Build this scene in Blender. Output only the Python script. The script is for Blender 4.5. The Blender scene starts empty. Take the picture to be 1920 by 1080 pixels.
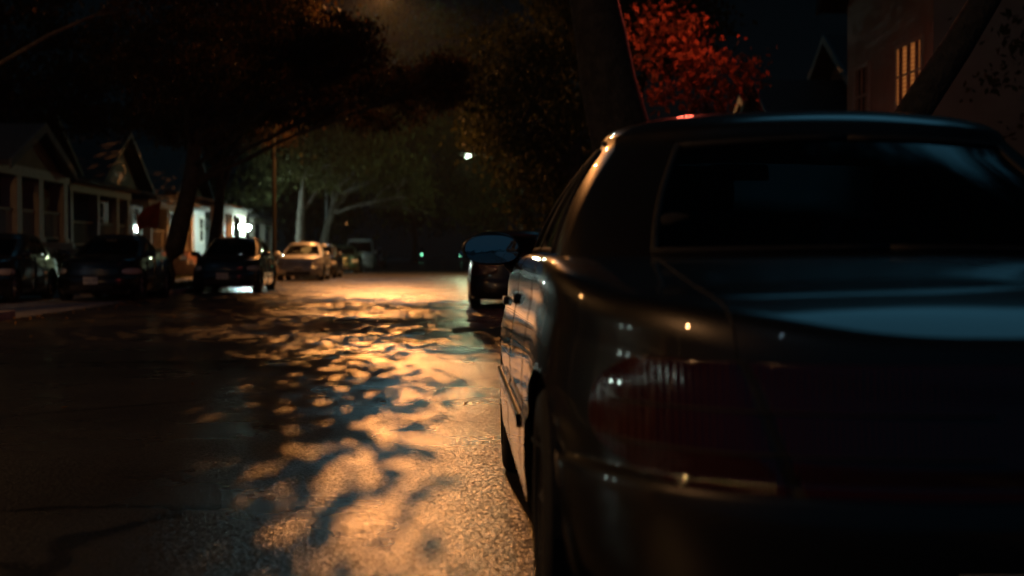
import bpy, bmesh, math, random
import numpy as np
from mathutils import Vector, Matrix
from bisect import bisect_left

# ------------------------------------------------------------------ camera, sky, exposure
S = bpy.context.scene
C = S.collection
PI = math.pi
R = math.radians
cam_d = bpy.data.cameras.new('camera')
cam = bpy.data.objects.new('camera', cam_d)
C.objects.link(cam)
cam.location = (0, 0, 1.03)
cam_d.sensor_width = 36
cam_d.lens = 48.75
cam_d.clip_start = 0.05
cam_d.clip_end = 2000
cam.rotation_euler = (R(90 - 1.41), 0, R(-2.42))
cam_d.dof.use_dof = True
cam_d.dof.focus_distance = 8.0
cam_d.dof.aperture_fstop = 1.7
cam_d.dof.aperture_ratio = 1.35
S.camera = cam

S.view_settings.view_transform = 'Standard'
S.view_settings.look = 'None'
S.view_settings.exposure = 0.0
S.view_settings.gamma = 1.0
S.cycles.max_bounces = 6
S.cycles.glossy_bounces = 4
S.cycles.transparent_max_bounces = 16
S.cycles.sample_clamp_indirect = 3.0
S.cycles.caustics_reflective = False
S.cycles.caustics_refractive = False

w = bpy.data.worlds.new("World")
S.world = w
w.use_nodes = True
nt = w.node_tree
nt.nodes.clear()
wo = nt.nodes.new('ShaderNodeOutputWorld')
bg = nt.nodes.new('ShaderNodeBackground')
sky = nt.nodes.new('ShaderNodeTexSky')
sky.sky_type = 'NISHITA'
sky.sun_disc = False
sky.sun_elevation = R(-4)
sky.sun_rotation = R(200)            # the last glow of dusk lies behind the camera
tint = nt.nodes.new('ShaderNodeMix'); tint.data_type = 'RGBA'; tint.blend_type = 'ADD'
tint.inputs[0].default_value = 1.0
tc = nt.nodes.new('ShaderNodeTexCoord')
sp = nt.nodes.new('ShaderNodeSeparateXYZ')
mr = nt.nodes.new('ShaderNodeMapRange')
mr.inputs['From Min'].default_value = 0.25      # towards +Y dark, towards -Y the city's glow
mr.inputs['From Max'].default_value = -0.7
mr.interpolation_type = 'SMOOTHSTEP'
cr = nt.nodes.new('ShaderNodeValToRGB')
cr.color_ramp.elements[0].color = (0.0006, 0.0014, 0.0020, 1)
cr.color_ramp.elements[1].color = (0.0035, 0.013, 0.023, 1)
nt.links.new(tc.outputs['Generated'], sp.inputs[0])
nt.links.new(sp.outputs['Y'], mr.inputs['Value'])
nt.links.new(mr.outputs[0], cr.inputs[0])
sc_ = nt.nodes.new('ShaderNodeMix'); sc_.data_type = 'RGBA'; sc_.blend_type = 'MULTIPLY'
sc_.inputs[0].default_value = 1.0
nt.links.new(sky.outputs[0], sc_.inputs[6]); sc_.inputs[7].default_value = (0.004, 0.005, 0.005, 1)
dotn = nt.nodes.new('ShaderNodeVectorMath'); dotn.operation = 'DOT_PRODUCT'      # added unseen bright sky patch, puts the blue band on the boot lid
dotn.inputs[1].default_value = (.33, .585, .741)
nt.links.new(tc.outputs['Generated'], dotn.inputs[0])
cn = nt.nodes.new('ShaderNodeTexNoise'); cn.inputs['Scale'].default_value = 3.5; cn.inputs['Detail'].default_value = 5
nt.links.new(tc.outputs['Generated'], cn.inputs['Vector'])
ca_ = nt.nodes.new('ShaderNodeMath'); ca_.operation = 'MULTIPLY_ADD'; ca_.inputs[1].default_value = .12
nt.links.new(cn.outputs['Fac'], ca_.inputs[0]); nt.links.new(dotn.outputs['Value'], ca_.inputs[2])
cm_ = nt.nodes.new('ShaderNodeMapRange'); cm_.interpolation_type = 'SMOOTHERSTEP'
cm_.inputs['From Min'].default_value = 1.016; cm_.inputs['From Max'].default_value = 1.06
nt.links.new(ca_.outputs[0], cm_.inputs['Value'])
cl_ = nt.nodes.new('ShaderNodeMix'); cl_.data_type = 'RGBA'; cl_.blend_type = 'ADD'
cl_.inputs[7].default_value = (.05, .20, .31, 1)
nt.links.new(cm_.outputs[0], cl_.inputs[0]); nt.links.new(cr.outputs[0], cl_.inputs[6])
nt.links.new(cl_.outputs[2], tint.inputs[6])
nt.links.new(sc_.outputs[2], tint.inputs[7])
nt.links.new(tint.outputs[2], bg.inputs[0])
bg.inputs[1].default_value = 1.0
nt.links.new(bg.outputs[0], wo.inputs[0])

moon = bpy.data.lights.new('moon', 'SUN')
moon.energy = 0.012; moon.angle = R(0.5); moon.color = (0.55, 0.8, 1.0)
mo = bpy.data.objects.new('moon', moon); C.objects.link(mo)
mo.rotation_euler = (R(35), 0, R(-40))

# ------------------------------------------------------------------ helpers
def tag(o, label=None, cat=None, group=None, kind=None):
    if label: o['label'] = label
    if cat: o['category'] = cat
    if group: o['group'] = group
    if kind: o['kind'] = kind
    return o

def empty(name, loc=(0, 0, 0), rz=0, label=None, cat=None, group=None):
    o = bpy.data.objects.new(name, None); C.objects.link(o)
    o.location = loc; o.rotation_euler = (0, 0, rz)
    o.empty_display_size = .2
    return tag(o, label, cat, group)

def link(name, me, mat, parent=None):
    o = bpy.data.objects.new(name, me); C.objects.link(o)
    if mat is not None and not me.materials: me.materials.append(mat)
    if parent is not None: o.parent = parent
    return o

def from_bm(name, bm, mat, parent=None, smooth=False, merge=0):
    if merge: bmesh.ops.remove_doubles(bm, verts=bm.verts, dist=merge)
    me = bpy.data.meshes.new(name); bm.to_mesh(me); bm.free()
    if smooth:
        for p in me.polygons: p.use_smooth = True
    return link(name, me, mat, parent)

def bx(bm, x0, x1, y0, y1, z0, z1, bev=0):
    v = [bm.verts.new((x, y, z)) for z in (z0, z1) for y in (y0, y1) for x in (x0, x1)]
    fs = [bm.faces.new([v[i] for i in q]) for q in ((0,2,3,1),(4,5,7,6),(0,1,5,4),(2,6,7,3),(0,4,6,2),(1,3,7,5))]
    if bev:
        es = list({e for f in fs for e in f.edges})
        bmesh.ops.bevel(bm, geom=es, offset=bev, segments=2, affect='EDGES', profile=.6)

def box(name, dims, mat, parent=None, bev=0):
    bm = bmesh.new(); bx(bm, *dims, bev=bev)
    return from_bm(name, bm, mat, parent)

def poly_prism(bm, pts, axis, a, b):
    """pts: 2d outline; axis: extrude axis between a and b"""
    def P(u, v, t):
        return {'x': (t, u, v), 'y': (u, t, v), 'z': (u, v, t)}[axis]
    A = [bm.verts.new(P(u, v, a)) for u, v in pts]
    B = [bm.verts.new(P(u, v, b)) for u, v in pts]
    n = len(pts)
    bm.faces.new(A); bm.faces.new(B[::-1])
    for i in range(n):
        bm.faces.new((A[i], B[i], B[(i+1) % n], A[(i+1) % n]))
    bmesh.ops.recalc_face_normals(bm, faces=bm.faces)

def tube(bm, pts, r, n=10, cap=True):
    pts = [Vector(p) for p in pts]
    rs = r if isinstance(r, (list, tuple)) else [r]*len(pts)
    rings = []
    for i, p in enumerate(pts):
        d = (pts[min(i+1, len(pts)-1)] - pts[max(i-1, 0)]).normalized()
        ref = Vector((0, 0, 1)) if abs(d.z) < .9 else Vector((1, 0, 0))
        a = d.cross(ref).normalized(); b = d.cross(a).normalized()
        rings.append([bm.verts.new(p + (a*math.cos(2*PI*k/n) + b*math.sin(2*PI*k/n))*rs[i]) for k in range(n)])
    for i in range(len(rings)-1):
        for k in range(n):
            bm.faces.new((rings[i][k], rings[i][(k+1) % n], rings[i+1][(k+1) % n], rings[i+1][k]))
    if cap:
        bm.faces.new(rings[0][::-1]); bm.faces.new(rings[-1])

def lathe(bm, prof, center, axis='x', n=32, closed=False):
    """prof: list of (radius, axial)"""
    rings = []
    cx, cy, cz = center
    for (r, a) in prof:
        ring = []
        for k in range(n):
            c, s = math.cos(2*PI*k/n)*r, math.sin(2*PI*k/n)*r
            if axis == 'x': p = (cx+a, cy+c, cz+s)
            elif axis == 'y': p = (cx+c, cy+a, cz+s)
            else: p = (cx+c, cy+s, cz+a)
            ring.append(bm.verts.new(p))
        rings.append(ring)
    m = len(rings)
    for i in range(m if closed else m-1):
        A, B = rings[i], rings[(i+1) % m]
        for k in range(n):
            bm.faces.new((A[k], A[(k+1) % n], B[(k+1) % n], B[k]))
    if not closed:
        if prof[0][0] > 1e-4: bm.faces.new(rings[0][::-1])
        if prof[-1][0] > 1e-4: bm.faces.new(rings[-1])
    bmesh.ops.recalc_face_normals(bm, faces=bm.faces)

# ------------------------------------------------------------------ materials
def mat(name, col, rough=.6, metal=0, coat=0, spec=.5, noise=None, bump=None, emit=None, estr=0, trans=0, coat_rough=.03):
    m = bpy.data.materials.new(name); m.use_nodes = True
    t = m.node_tree; b = t.nodes['Principled BSDF']
    b.inputs['Base Color'].default_value = (*col, 1)
    b.inputs['Roughness'].default_value = rough
    b.inputs['Metallic'].default_value = metal
    b.inputs['Coat Weight'].default_value = coat
    b.inputs['Coat Roughness'].default_value = coat_rough
    b.inputs['Specular IOR Level'].default_value = spec
    b.inputs['Transmission Weight'].default_value = trans
    if emit:
        b.inputs['Emission Color'].default_value = (*emit, 1); b.inputs['Emission Strength'].default_value = estr
    tcn = t.nodes.new('ShaderNodeTexCoord')
    if noise:
        sc, amt = noise
        n = t.nodes.new('ShaderNodeTexNoise'); n.inputs['Scale'].default_value = sc; n.inputs['Detail'].default_value = 6
        t.links.new(tcn.outputs['Object'], n.inputs['Vector'])
        r = t.nodes.new('ShaderNodeValToRGB')
        r.color_ramp.elements[0].position = .3; r.color_ramp.elements[1].position = .7
        r.color_ramp.elements[0].color = (*[c*(1-amt) for c in col], 1)
        r.color_ramp.elements[1].color = (*[min(1, c*(1+amt)) for c in col], 1)
        t.links.new(n.outputs['Fac'], r.inputs[0]); t.links.new(r.outputs[0], b.inputs['Base Color'])
    if bump:
        sc, st, di = bump
        n = t.nodes.new('ShaderNodeTexNoise'); n.inputs['Scale'].default_value = sc; n.inputs['Detail'].default_value = 5
        t.links.new(tcn.outputs['Object'], n.inputs['Vector'])
        bu = t.nodes.new('ShaderNodeBump'); bu.inputs['Strength'].default_value = st; bu.inputs['Distance'].default_value = di
        t.links.new(n.outputs['Fac'], bu.inputs['Height']); t.links.new(bu.outputs[0], b.inputs['Normal'])
    return m

def glass_mat(name, tint, refl=1.0):
    m = bpy.data.materials.new(name); m.use_nodes = True
    t = m.node_tree; t.nodes.clear()
    o = t.nodes.new('ShaderNodeOutputMaterial')
    mx = t.nodes.new('ShaderNodeMixShader')
    tr = t.nodes.new('ShaderNodeBsdfTransparent'); tr.inputs[0].default_value = (*tint, 1)
    gl = t.nodes.new('ShaderNodeBsdfGlossy'); gl.inputs['Roughness'].default_value = .02
    gl.inputs[0].default_value = (refl, refl, refl, 1)
    fr = t.nodes.new('ShaderNodeFresnel'); fr.inputs[0].default_value = 1.52
    t.links.new(fr.outputs[0], mx.inputs[0]); t.links.new(tr.outputs[0], mx.inputs[1]); t.links.new(gl.outputs[0], mx.inputs[2])
    t.links.new(mx.outputs[0], o.inputs[0])
    return m

def emit_mat(name, col, st):
    m = bpy.data.materials.new(name); m.use_nodes = True
    t = m.node_tree; t.nodes.clear()
    o = t.nodes.new('ShaderNodeOutputMaterial'); e = t.nodes.new('ShaderNodeEmission')
    e.inputs[0].default_value = (*col, 1); e.inputs[1].default_value = st
    t.links.new(e.outputs[0], o.inputs[0])
    return m

def lens_mat(name, col, depth=.0, rough=.12):
    """ribbed plastic lamp lens"""
    m = mat(name, col, rough=rough, coat=1, spec=.6)
    t = m.node_tree; b = t.nodes['Principled BSDF']
    tcn = t.nodes.new('ShaderNodeTexCoord')
    wv = t.nodes.new('ShaderNodeTexWave'); wv.inputs['Scale'].default_value = 22; wv.bands_direction = 'X'
    wv.inputs['Distortion'].default_value = .5
    t.links.new(tcn.outputs['Object'], wv.inputs['Vector'])
    bu = t.nodes.new('ShaderNodeBump'); bu.inputs['Strength'].default_value = .5; bu.inputs['Distance'].default_value = .004
    t.links.new(wv.outputs['Fac'], bu.inputs['Height']); t.links.new(bu.outputs[0], b.inputs['Normal'])
    return m

def road_mat():
    m = bpy.data.materials.new('wet_asphalt'); m.use_nodes = True
    t = m.node_tree; b = t.nodes['Principled BSDF']
    tcn = t.nodes.new('ShaderNodeTexCoord')
    def noise(sc, det=4, vec=None, rough=.55):
        n = t.nodes.new('ShaderNodeTexNoise'); n.inputs['Scale'].default_value = sc; n.inputs['Detail'].default_value = det
        n.inputs['Roughness'].default_value = rough
        t.links.new(vec or tcn.outputs['Object'], n.inputs['Vector']); return n
    # colour: worn aggregate with darker damp patches and tar repairs
    n1 = noise(.35, 6); n2 = noise(60, 3)
    r = t.nodes.new('ShaderNodeValToRGB')
    r.color_ramp.elements[0].color = (.028, .027, .026, 1); r.color_ramp.elements[1].color = (.062, .059, .055, 1)
    r.color_ramp.elements[0].position = .35; r.color_ramp.elements[1].position = .68
    t.links.new(n1.outputs['Fac'], r.inputs[0])
    r2 = t.nodes.new('ShaderNodeValToRGB')
    r2.color_ramp.elements[0].color = (.6, .6, .6, 1); r2.color_ramp.elements[1].color = (1.5, 1.45, 1.4, 1)
    t.links.new(n2.outputs['Fac'], r2.inputs[0])
    mx = t.nodes.new('ShaderNodeMix'); mx.data_type = 'RGBA'; mx.blend_type = 'MULTIPLY'; mx.inputs[0].default_value = 1
    t.links.new(r.outputs[0], mx.inputs[6]); t.links.new(r2.outputs[0], mx.inputs[7])
    # tar-sealed cracks wandering over the surface
    nw = noise(1.3, 3); ad = t.nodes.new('ShaderNodeMix'); ad.data_type = 'VECTOR'; ad.inputs[0].default_value = .35
    t.links.new(tcn.outputs['Object'], ad.inputs[4]); t.links.new(nw.outputs['Color'], ad.inputs[5])
    vc = t.nodes.new('ShaderNodeTexVoronoi'); vc.feature = 'DISTANCE_TO_EDGE'; vc.inputs['Scale'].default_value = .42
    t.links.new(ad.outputs[1], vc.inputs['Vector'])
    ck = t.nodes.new('ShaderNodeMapRange'); ck.inputs['From Min'].default_value = .006; ck.inputs['From Max'].default_value = .016
    ck.inputs['To Min'].default_value = .25
    t.links.new(vc.outputs['Distance'], ck.inputs['Value'])
    m3 = t.nodes.new('ShaderNodeMix'); m3.data_type = 'RGBA'; m3.blend_type = 'MULTIPLY'; m3.inputs[0].default_value = 1
    t.links.new(mx.outputs[2], m3.inputs[6]); t.links.new(ck.outputs[0], m3.inputs[7])
    t.links.new(m3.outputs[2], b.inputs['Base Color'])
    # roughness: drying puddle film
    n3 = noise(.55, 5)
    mr_ = t.nodes.new('ShaderNodeMapRange'); mr_.inputs['From Min'].default_value = .35; mr_.inputs['From Max'].default_value = .65
    mr_.inputs['To Min'].default_value = .24; mr_.inputs['To Max'].default_value = .36
    t.links.new(n3.outputs['Fac'], mr_.inputs['Value']); t.links.new(mr_.outputs[0], b.inputs['Roughness'])
    b.inputs['Specular IOR Level'].default_value = .5
    v = noise(45, 3, rough=.7)
    bu = t.nodes.new('ShaderNodeBump'); bu.inputs['Strength'].default_value = .5; bu.inputs['Distance'].default_value = .008
    t.links.new(v.outputs['Fac'], bu.inputs['Height'])
    n4 = noise(5, 4)
    bu2 = t.nodes.new('ShaderNodeBump'); bu2.inputs['Strength'].default_value = .10; bu2.inputs['Distance'].default_value = .02
    t.links.new(n4.outputs['Fac'], bu2.inputs['Height']); t.links.new(bu.outputs[0], bu2.inputs['Normal'])
    # every stone of the aggregate has its own wet facet
    vf = t.nodes.new('ShaderNodeTexVoronoi'); vf.inputs['Scale'].default_value = 105
    t.links.new(tcn.outputs['Object'], vf.inputs['Vector'])
    sb = t.nodes.new('ShaderNodeVectorMath'); sb.operation = 'MULTIPLY_ADD'
    sb.inputs[1].default_value = (.34, .34, 0); sb.inputs[2].default_value = (-.17, -.17, 0)
    t.links.new(vf.outputs['Color'], sb.inputs[0])
    ad2 = t.nodes.new('ShaderNodeVectorMath'); ad2.operation = 'ADD'
    t.links.new(bu2.outputs[0], ad2.inputs[0]); t.links.new(sb.outputs[0], ad2.inputs[1])
    nz = t.nodes.new('ShaderNodeVectorMath'); nz.operation = 'NORMALIZE'
    t.links.new(ad2.outputs[0], nz.inputs[0])
    t.links.new(nz.outputs[0], b.inputs['Normal'])
    return m

def leaf_mat(name, c1, c2):
    m = mat(name, c1, rough=.8, spec=.12)
    t = m.node_tree; b = t.nodes['Principled BSDF']
    g = t.nodes.new('ShaderNodeNewGeometry'); r = t.nodes.new('ShaderNodeValToRGB')
    r.color_ramp.elements[0].color = (*c1, 1); r.color_ramp.elements[1].color = (*c2, 1)
    t.links.new(g.outputs['Random Per Island'], r.inputs[0]); t.links.new(r.outputs[0], b.inputs['Base Color'])
    # a little light passes through the leaf
    tl = t.nodes.new('ShaderNodeBsdfTranslucent'); mx = t.nodes.new('ShaderNodeMixShader'); mx.inputs[0].default_value = .35
    t.links.new(r.outputs[0], tl.inputs[0])
    out = t.nodes['Material Output']
    t.links.new(b.outputs[0], mx.inputs[1]); t.links.new(tl.outputs[0], mx.inputs[2]); t.links.new(mx.outputs[0], out.inputs[0])
    return m

def siding_mat(name, col, pitch=.12):
    m = mat(name, col, rough=.7, noise=(1.5, .18))
    t = m.node_tree; b = t.nodes['Principled BSDF']
    tcn = t.nodes.new('ShaderNodeTexCoord'); wv = t.nodes.new('ShaderNodeTexWave')
    wv.bands_direction = 'Z'; wv.wave_profile = 'SAW'; wv.inputs['Scale'].default_value = .314/pitch
    t.links.new(tcn.outputs['Object'], wv.inputs['Vector'])
    bu = t.nodes.new('ShaderNodeBump'); bu.inputs['Strength'].default_value = .8; bu.inputs['Distance'].default_value = .02
    t.links.new(wv.outputs['Fac'], bu.inputs['Height']); t.links.new(bu.outputs[0], b.inputs['Normal'])
    return m

M = {}
M['road'] = road_mat()
M['ground'] = mat('dark_soil', (.03, .028, .022), rough=.95, noise=(.6, .5), bump=(8, .6, .05))
M['concrete'] = mat('concrete', (.30, .27, .24), rough=.8, noise=(2.5, .35), bump=(30, .3, .01))
M['grass'] = leaf_mat('grass_blades', (.025, .045, .014), (.06, .07, .02))
M['paint_grey'] = mat('dark_metallic_paint', (.040, .037, .034), rough=.36, metal=.85, coat=1, coat_rough=.02, spec=.5)
M['paint_black'] = mat('black_paint', (.012, .012, .014), rough=.3, metal=.3, coat=1)
M['paint_silver'] = mat('silver_paint', (.74, .78, .80), rough=.4, metal=.25, coat=1)
M['paint_blue'] = mat('navy_paint', (.018, .03, .045), rough=.3, metal=.5, coat=1)
M['paint_green'] = mat('green_paint', (.02, .05, .035), rough=.3, metal=.4, coat=1)
M['paint_maroon'] = mat('maroon_paint', (.06, .015, .012), rough=.3, metal=.4, coat=1)
M['paint_white'] = mat('white_paint', (.6, .6, .58), rough=.35, coat=1)
M['glass'] = glass_mat('car_glass', (.34, .38, .38))
M['glass_side'] = glass_mat('tinted_car_glass', (.30, .34, .32))
M['rubber'] = mat('black_rubber', (.012, .012, .012), rough=.7)
M['tyre'] = mat('tyre_rubber', (.014, .014, .014), rough=.8, bump=(60, .3, .01))
M['rim'] = mat('alloy_rim', (.35, .35, .36), rough=.35, metal=.9)
M['chrome'] = mat('chrome_trim', (.55, .53, .5), rough=.12, metal=1)
M['mirror'] = mat('mirror_glass', (.9, .93, .95), rough=.03, metal=1, bump=(9, .06, .01))
M['plastic'] = mat('dark_plastic', (.02, .02, .021), rough=.55, noise=(30, .2))
M['fabric'] = mat('seat_cloth', (.014, .014, .015), rough=.95, noise=(40, .3))
M['shelf'] = mat('parcel_shelf_felt', (.03, .04, .042), rough=.95, noise=(60, .3))
M['red_lens'] = lens_mat('red_lens', (.034, .001, .001))
M['clear_lens'] = lens_mat('clear_lens', (.55, .55, .55))
M['plate'] = mat('plate_paint', (.62, .62, .60), rough=.4, coat=.4)
M['plate_ink'] = mat('plate_ink', (.03, .04, .10), rough=.5)
M['leaf_brown'] = leaf_mat('autumn_leaves', (.022, .022, .009), (.062, .030, .011))
M['leaf_green'] = leaf_mat('green_leaves', (.030, .036, .014), (.060, .062, .022))
M['leaf_red'] = leaf_mat('copper_leaves', (.13, .06, .025), (.22, .08, .03))
M['bark'] = mat('bark', (.05, .043, .035), rough=.95, noise=(7, .45), bump=(14, 1.0, .05))
M['steel'] = mat('galvanised_steel', (.28, .29, .29), rough=.5, metal=.6, noise=(12, .2))
M['wood_pole'] = mat('pole_timber', (.09, .065, .045), rough=.9, noise=(9, .3), bump=(20, .6, .02))
M['white_wood'] = mat('painted_timber', (.34, .31, .26), rough=.6, noise=(5, .12))
M['dull_trim'] = mat('dimmed_trim', (.09, .10, .10), rough=.8, noise=(6, .2))  # painted timber darkened to stand in for dim light on the boards
M['brown_siding'] = siding_mat('brown_siding', (.12, .085, .06))
M['grey_siding'] = siding_mat('grey_siding', (.20, .20, .19))
M['cream_siding'] = siding_mat('cream_siding', (.26, .22, .18))
M['brick'] = mat('brick', (.20, .09, .06), rough=.9, noise=(9, .4), bump=(22, .6, .02))
M['shingle'] = mat('roof_shingle', (.05, .047, .045), rough=.95, noise=(12, .4), bump=(18, .7, .03))
M['dark_pane'] = mat('dark_window_pane', (.01, .012, .014), rough=.06, spec=.8)
M['curtain'] = mat('curtain', (.25, .18, .12), rough=.9, noise=(4, .3))
M['flag'] = mat('orange_cloth', (.30, .065, .03), rough=.8, noise=(3, .25))
M['bin'] = mat('bin_plastic', (.03, .09, .10), rough=.5, noise=(6, .2))
M['litter'] = leaf_mat('fallen_leaf', (.20, .10, .03), (.30, .16, .05))
M['warm_bulb'] = emit_mat('sodium_bulb', (1, .48, .15), 200)
M['cool_bulb'] = emit_mat('mercury_bulb', (.75, 1.0, .72), 14)
M['warm_small'] = emit_mat('sodium_bulb_clear', (1, .5, .2), 850)
M['dark_pole'] = mat('painted_black_pole', (.012, .012, .012), rough=.9, spec=.1)
M['porch_bulb'] = emit_mat('white_porch_bulb', (.75, 1.0, .88), 90)
M['red_bulb'] = emit_mat('red_bulb', (1, .12, .07), 160)
M['orange_bulb'] = emit_mat('orange_bulb', (1, .42, .12), 3)
M['green_bulb'] = emit_mat('green_bulb', (.25, 1, .55), 5)
M['yellow_pane'] = emit_mat('yellow_lit_pane', (1, .55, .10), .35)
M['lit_blind'] = None

def pane_lit(name, c1, c2, st):
    m = bpy.data.materials.new(name); m.use_nodes = True
    t = m.node_tree; t.nodes.clear()
    o = t.nodes.new('ShaderNodeOutputMaterial'); e = t.nodes.new('ShaderNodeEmission')
    tcn = t.nodes.new('ShaderNodeTexCoord'); wv = t.nodes.new('ShaderNodeTexWave')
    wv.bands_direction = 'Z'; wv.inputs['Scale'].default_value = 4
    t.links.new(tcn.outputs['Object'], wv.inputs['Vector'])
    r = t.nodes.new('ShaderNodeValToRGB'); r.color_ramp.elements[0].color = (*c1, 1); r.color_ramp.elements[1].color = (*c2, 1)
    t.links.new(wv.outputs['Fac'], r.inputs[0]); t.links.new(r.outputs[0], e.inputs[0]); e.inputs[1].default_value = st
    t.links.new(e.outputs[0], o.inputs[0]); return m
M['lit_blind'] = pane_lit('lit_blind', (.30, .07, .018), (.75, .26, .06), .45)

def point(name, loc, power, col, rad=.08, spot=None, parent=None, rot=(0, 0, 0), blend=.5):
    l = bpy.data.lights.new(name, 'SPOT' if spot else 'POINT')
    l.energy = power; l.color = col; l.shadow_soft_size = rad
    if spot: l.spot_size = R(spot); l.spot_blend = blend
    o = bpy.data.objects.new(name, l); C.objects.link(o); o.location = loc; o.rotation_euler = rot
    if parent: o.parent = parent
    return o

# ------------------------------------------------------------------ setting
def sheet(name, x0, x1, y0, y1, z, mt):
    bm = bmesh.new()
    vs = [bm.verts.new(p) for p in ((x0, y0, z), (x1, y0, z), (x1, y1, z), (x0, y1, z))]
    bm.faces.new(vs)
    return tag(from_bm(name, bm, mt), kind='structure')
KL, KR = -7.0, 2.32        # kerb faces
sheet('ground', -400, 400, -200, 700, -.03, M['ground'])
sheet('road', KL, KR, -60, 400, 0, M['road'])
# the wide concrete driveway apron on the left, where the kerb drops
sheet('driveway', -15, KL, 22.5, 34.5, -.004, M['concrete'])
def kerb(name, x0, x1, y0, y1):
    o = box(name, (x0, x1, y0, y1, -.02, .13), M['concrete'], bev=.02); tag(o, kind='structure')
kerb('kerb', KL-.16, KL, 34.5, 260); kerb('kerb', KL-.16, KL, -60, 22.5); kerb('kerb', KR, KR+.16, -60, 260)
def walk(y0, y1, x0, x1):
    o = box('pavement', (x0, x1, y0, y1, -.02, .126), M['concrete'], bev=.01); tag(o, kind='structure')
walk(34.5, 260, KL-3.1, KL-1.5); walk(-60, 22.5, KL-3.1, KL-1.5); walk(-60, 260, KR+1.7, KR+3.3)
sheet('lawn', -60, KL-.16, 34.5, 260, .10, M['ground']); sheet('lawn', -60, KL-.16, -60, 22.5, .10, M['ground']); sheet('lawn', KR+.16, 60, -60, 260, .10, M['ground'])
rng = np.random.default_rng(7)

def tri_cloud(name, P, size, mt, parent=None, flat=False, rg=rng, aspect=.55):
    """leaf-shaped quads at the points P"""
    n = len(P)
    a = rg.normal(size=(n, 3)); 
    if flat: a[:, 2] *= .15
    a /= np.linalg.norm(a, axis=1)[:, None]
    b = rg.normal(size=(n, 3))
    if flat: b[:, 2] *= .15
    b -= (a*b).sum(1)[:, None]*a; b /= np.linalg.norm(b, axis=1)[:, None]
    s = size*rg.uniform(.6, 1.3, n)[:, None]
    V = np.stack([P + a*s*.5, P + b*s*.5*aspect, P - a*s*.5, P - b*s*.5*aspect], 1).reshape(-1, 3)
    me = bpy.data.meshes.new(name)
    me.vertices.add(n*4); me.vertices.foreach_set('co', V.ravel())
    me.loops.add(n*4); me.loops.foreach_set('vertex_index', np.arange(n*4))
    me.polygons.add(n); me.polygons.foreach_set('loop_start', np.arange(n)*4); me.polygons.foreach_set('loop_total', np.full(n, 4))
    me.update(); me.validate()
    return link(name, me, mt, parent)

# grass on the verges
gp = []
for (x0, x1, y0, y1, n) in ((KL-1.45, KL-.2, 34.6, 90, 5000), (-14, KL-3.2, 34.6, 80, 8000), (KR+.2, KR+1.6, 8, 60, 3500), (KR+3.4, 9, 8, 50, 4000), (KL-1.5, KL-.2, 10, 22.4, 1500)):
    q = rng.uniform((x0, y0, .12), (x1, y1, .17), (n, 3)); gp.append(q)
tag(tri_cloud('grass', np.vstack(gp), .10, M['grass']), 'short dark grass on the verges beside the pavements', 'grass', kind='stuff')
# fallen leaves in the gutters
q1 = rng.normal((0, 0, 0), (.28, 1, 1), (700, 3)); q1[:, 0] = KL + .12 + np.abs(q1[:, 0]); q1[:, 1] = rng.uniform(9, 70, 700); q1[:, 2] = .012 + rng.uniform(0, .02, 700)
q2 = np.column_stack([rng.uniform(KL, KR, 160), rng.uniform(9, 60, 160), rng.uniform(.008, .014, 160)])
q3 = np.column_stack([KR - np.abs(rng.normal(0, .15, 150)), rng.uniform(8, 60, 150), rng.uniform(.01, .03, 150)])
tag(tri_cloud('leaf_litter', np.vstack([q1, q2, q3]), .055, M['litter'], flat=True, aspect=.8), 'scattered fallen leaves along the gutters and on the asphalt', 'leaf litter', kind='stuff')

# ------------------------------------------------------------------ trees
def limb_path(rg, p0, p1, bend=.35, n=7):
    p0, p1 = Vector(p0), Vector(p1); d = p1-p0
    off = Vector(rg.normal(0, bend, 3)); off.z = abs(off.z)*.5
    return [p0 + d*t + off*math.sin(PI*t) + Vector(rg.normal(0, bend*.08, 3)) for t in np.linspace(0, 1, n)]

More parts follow.
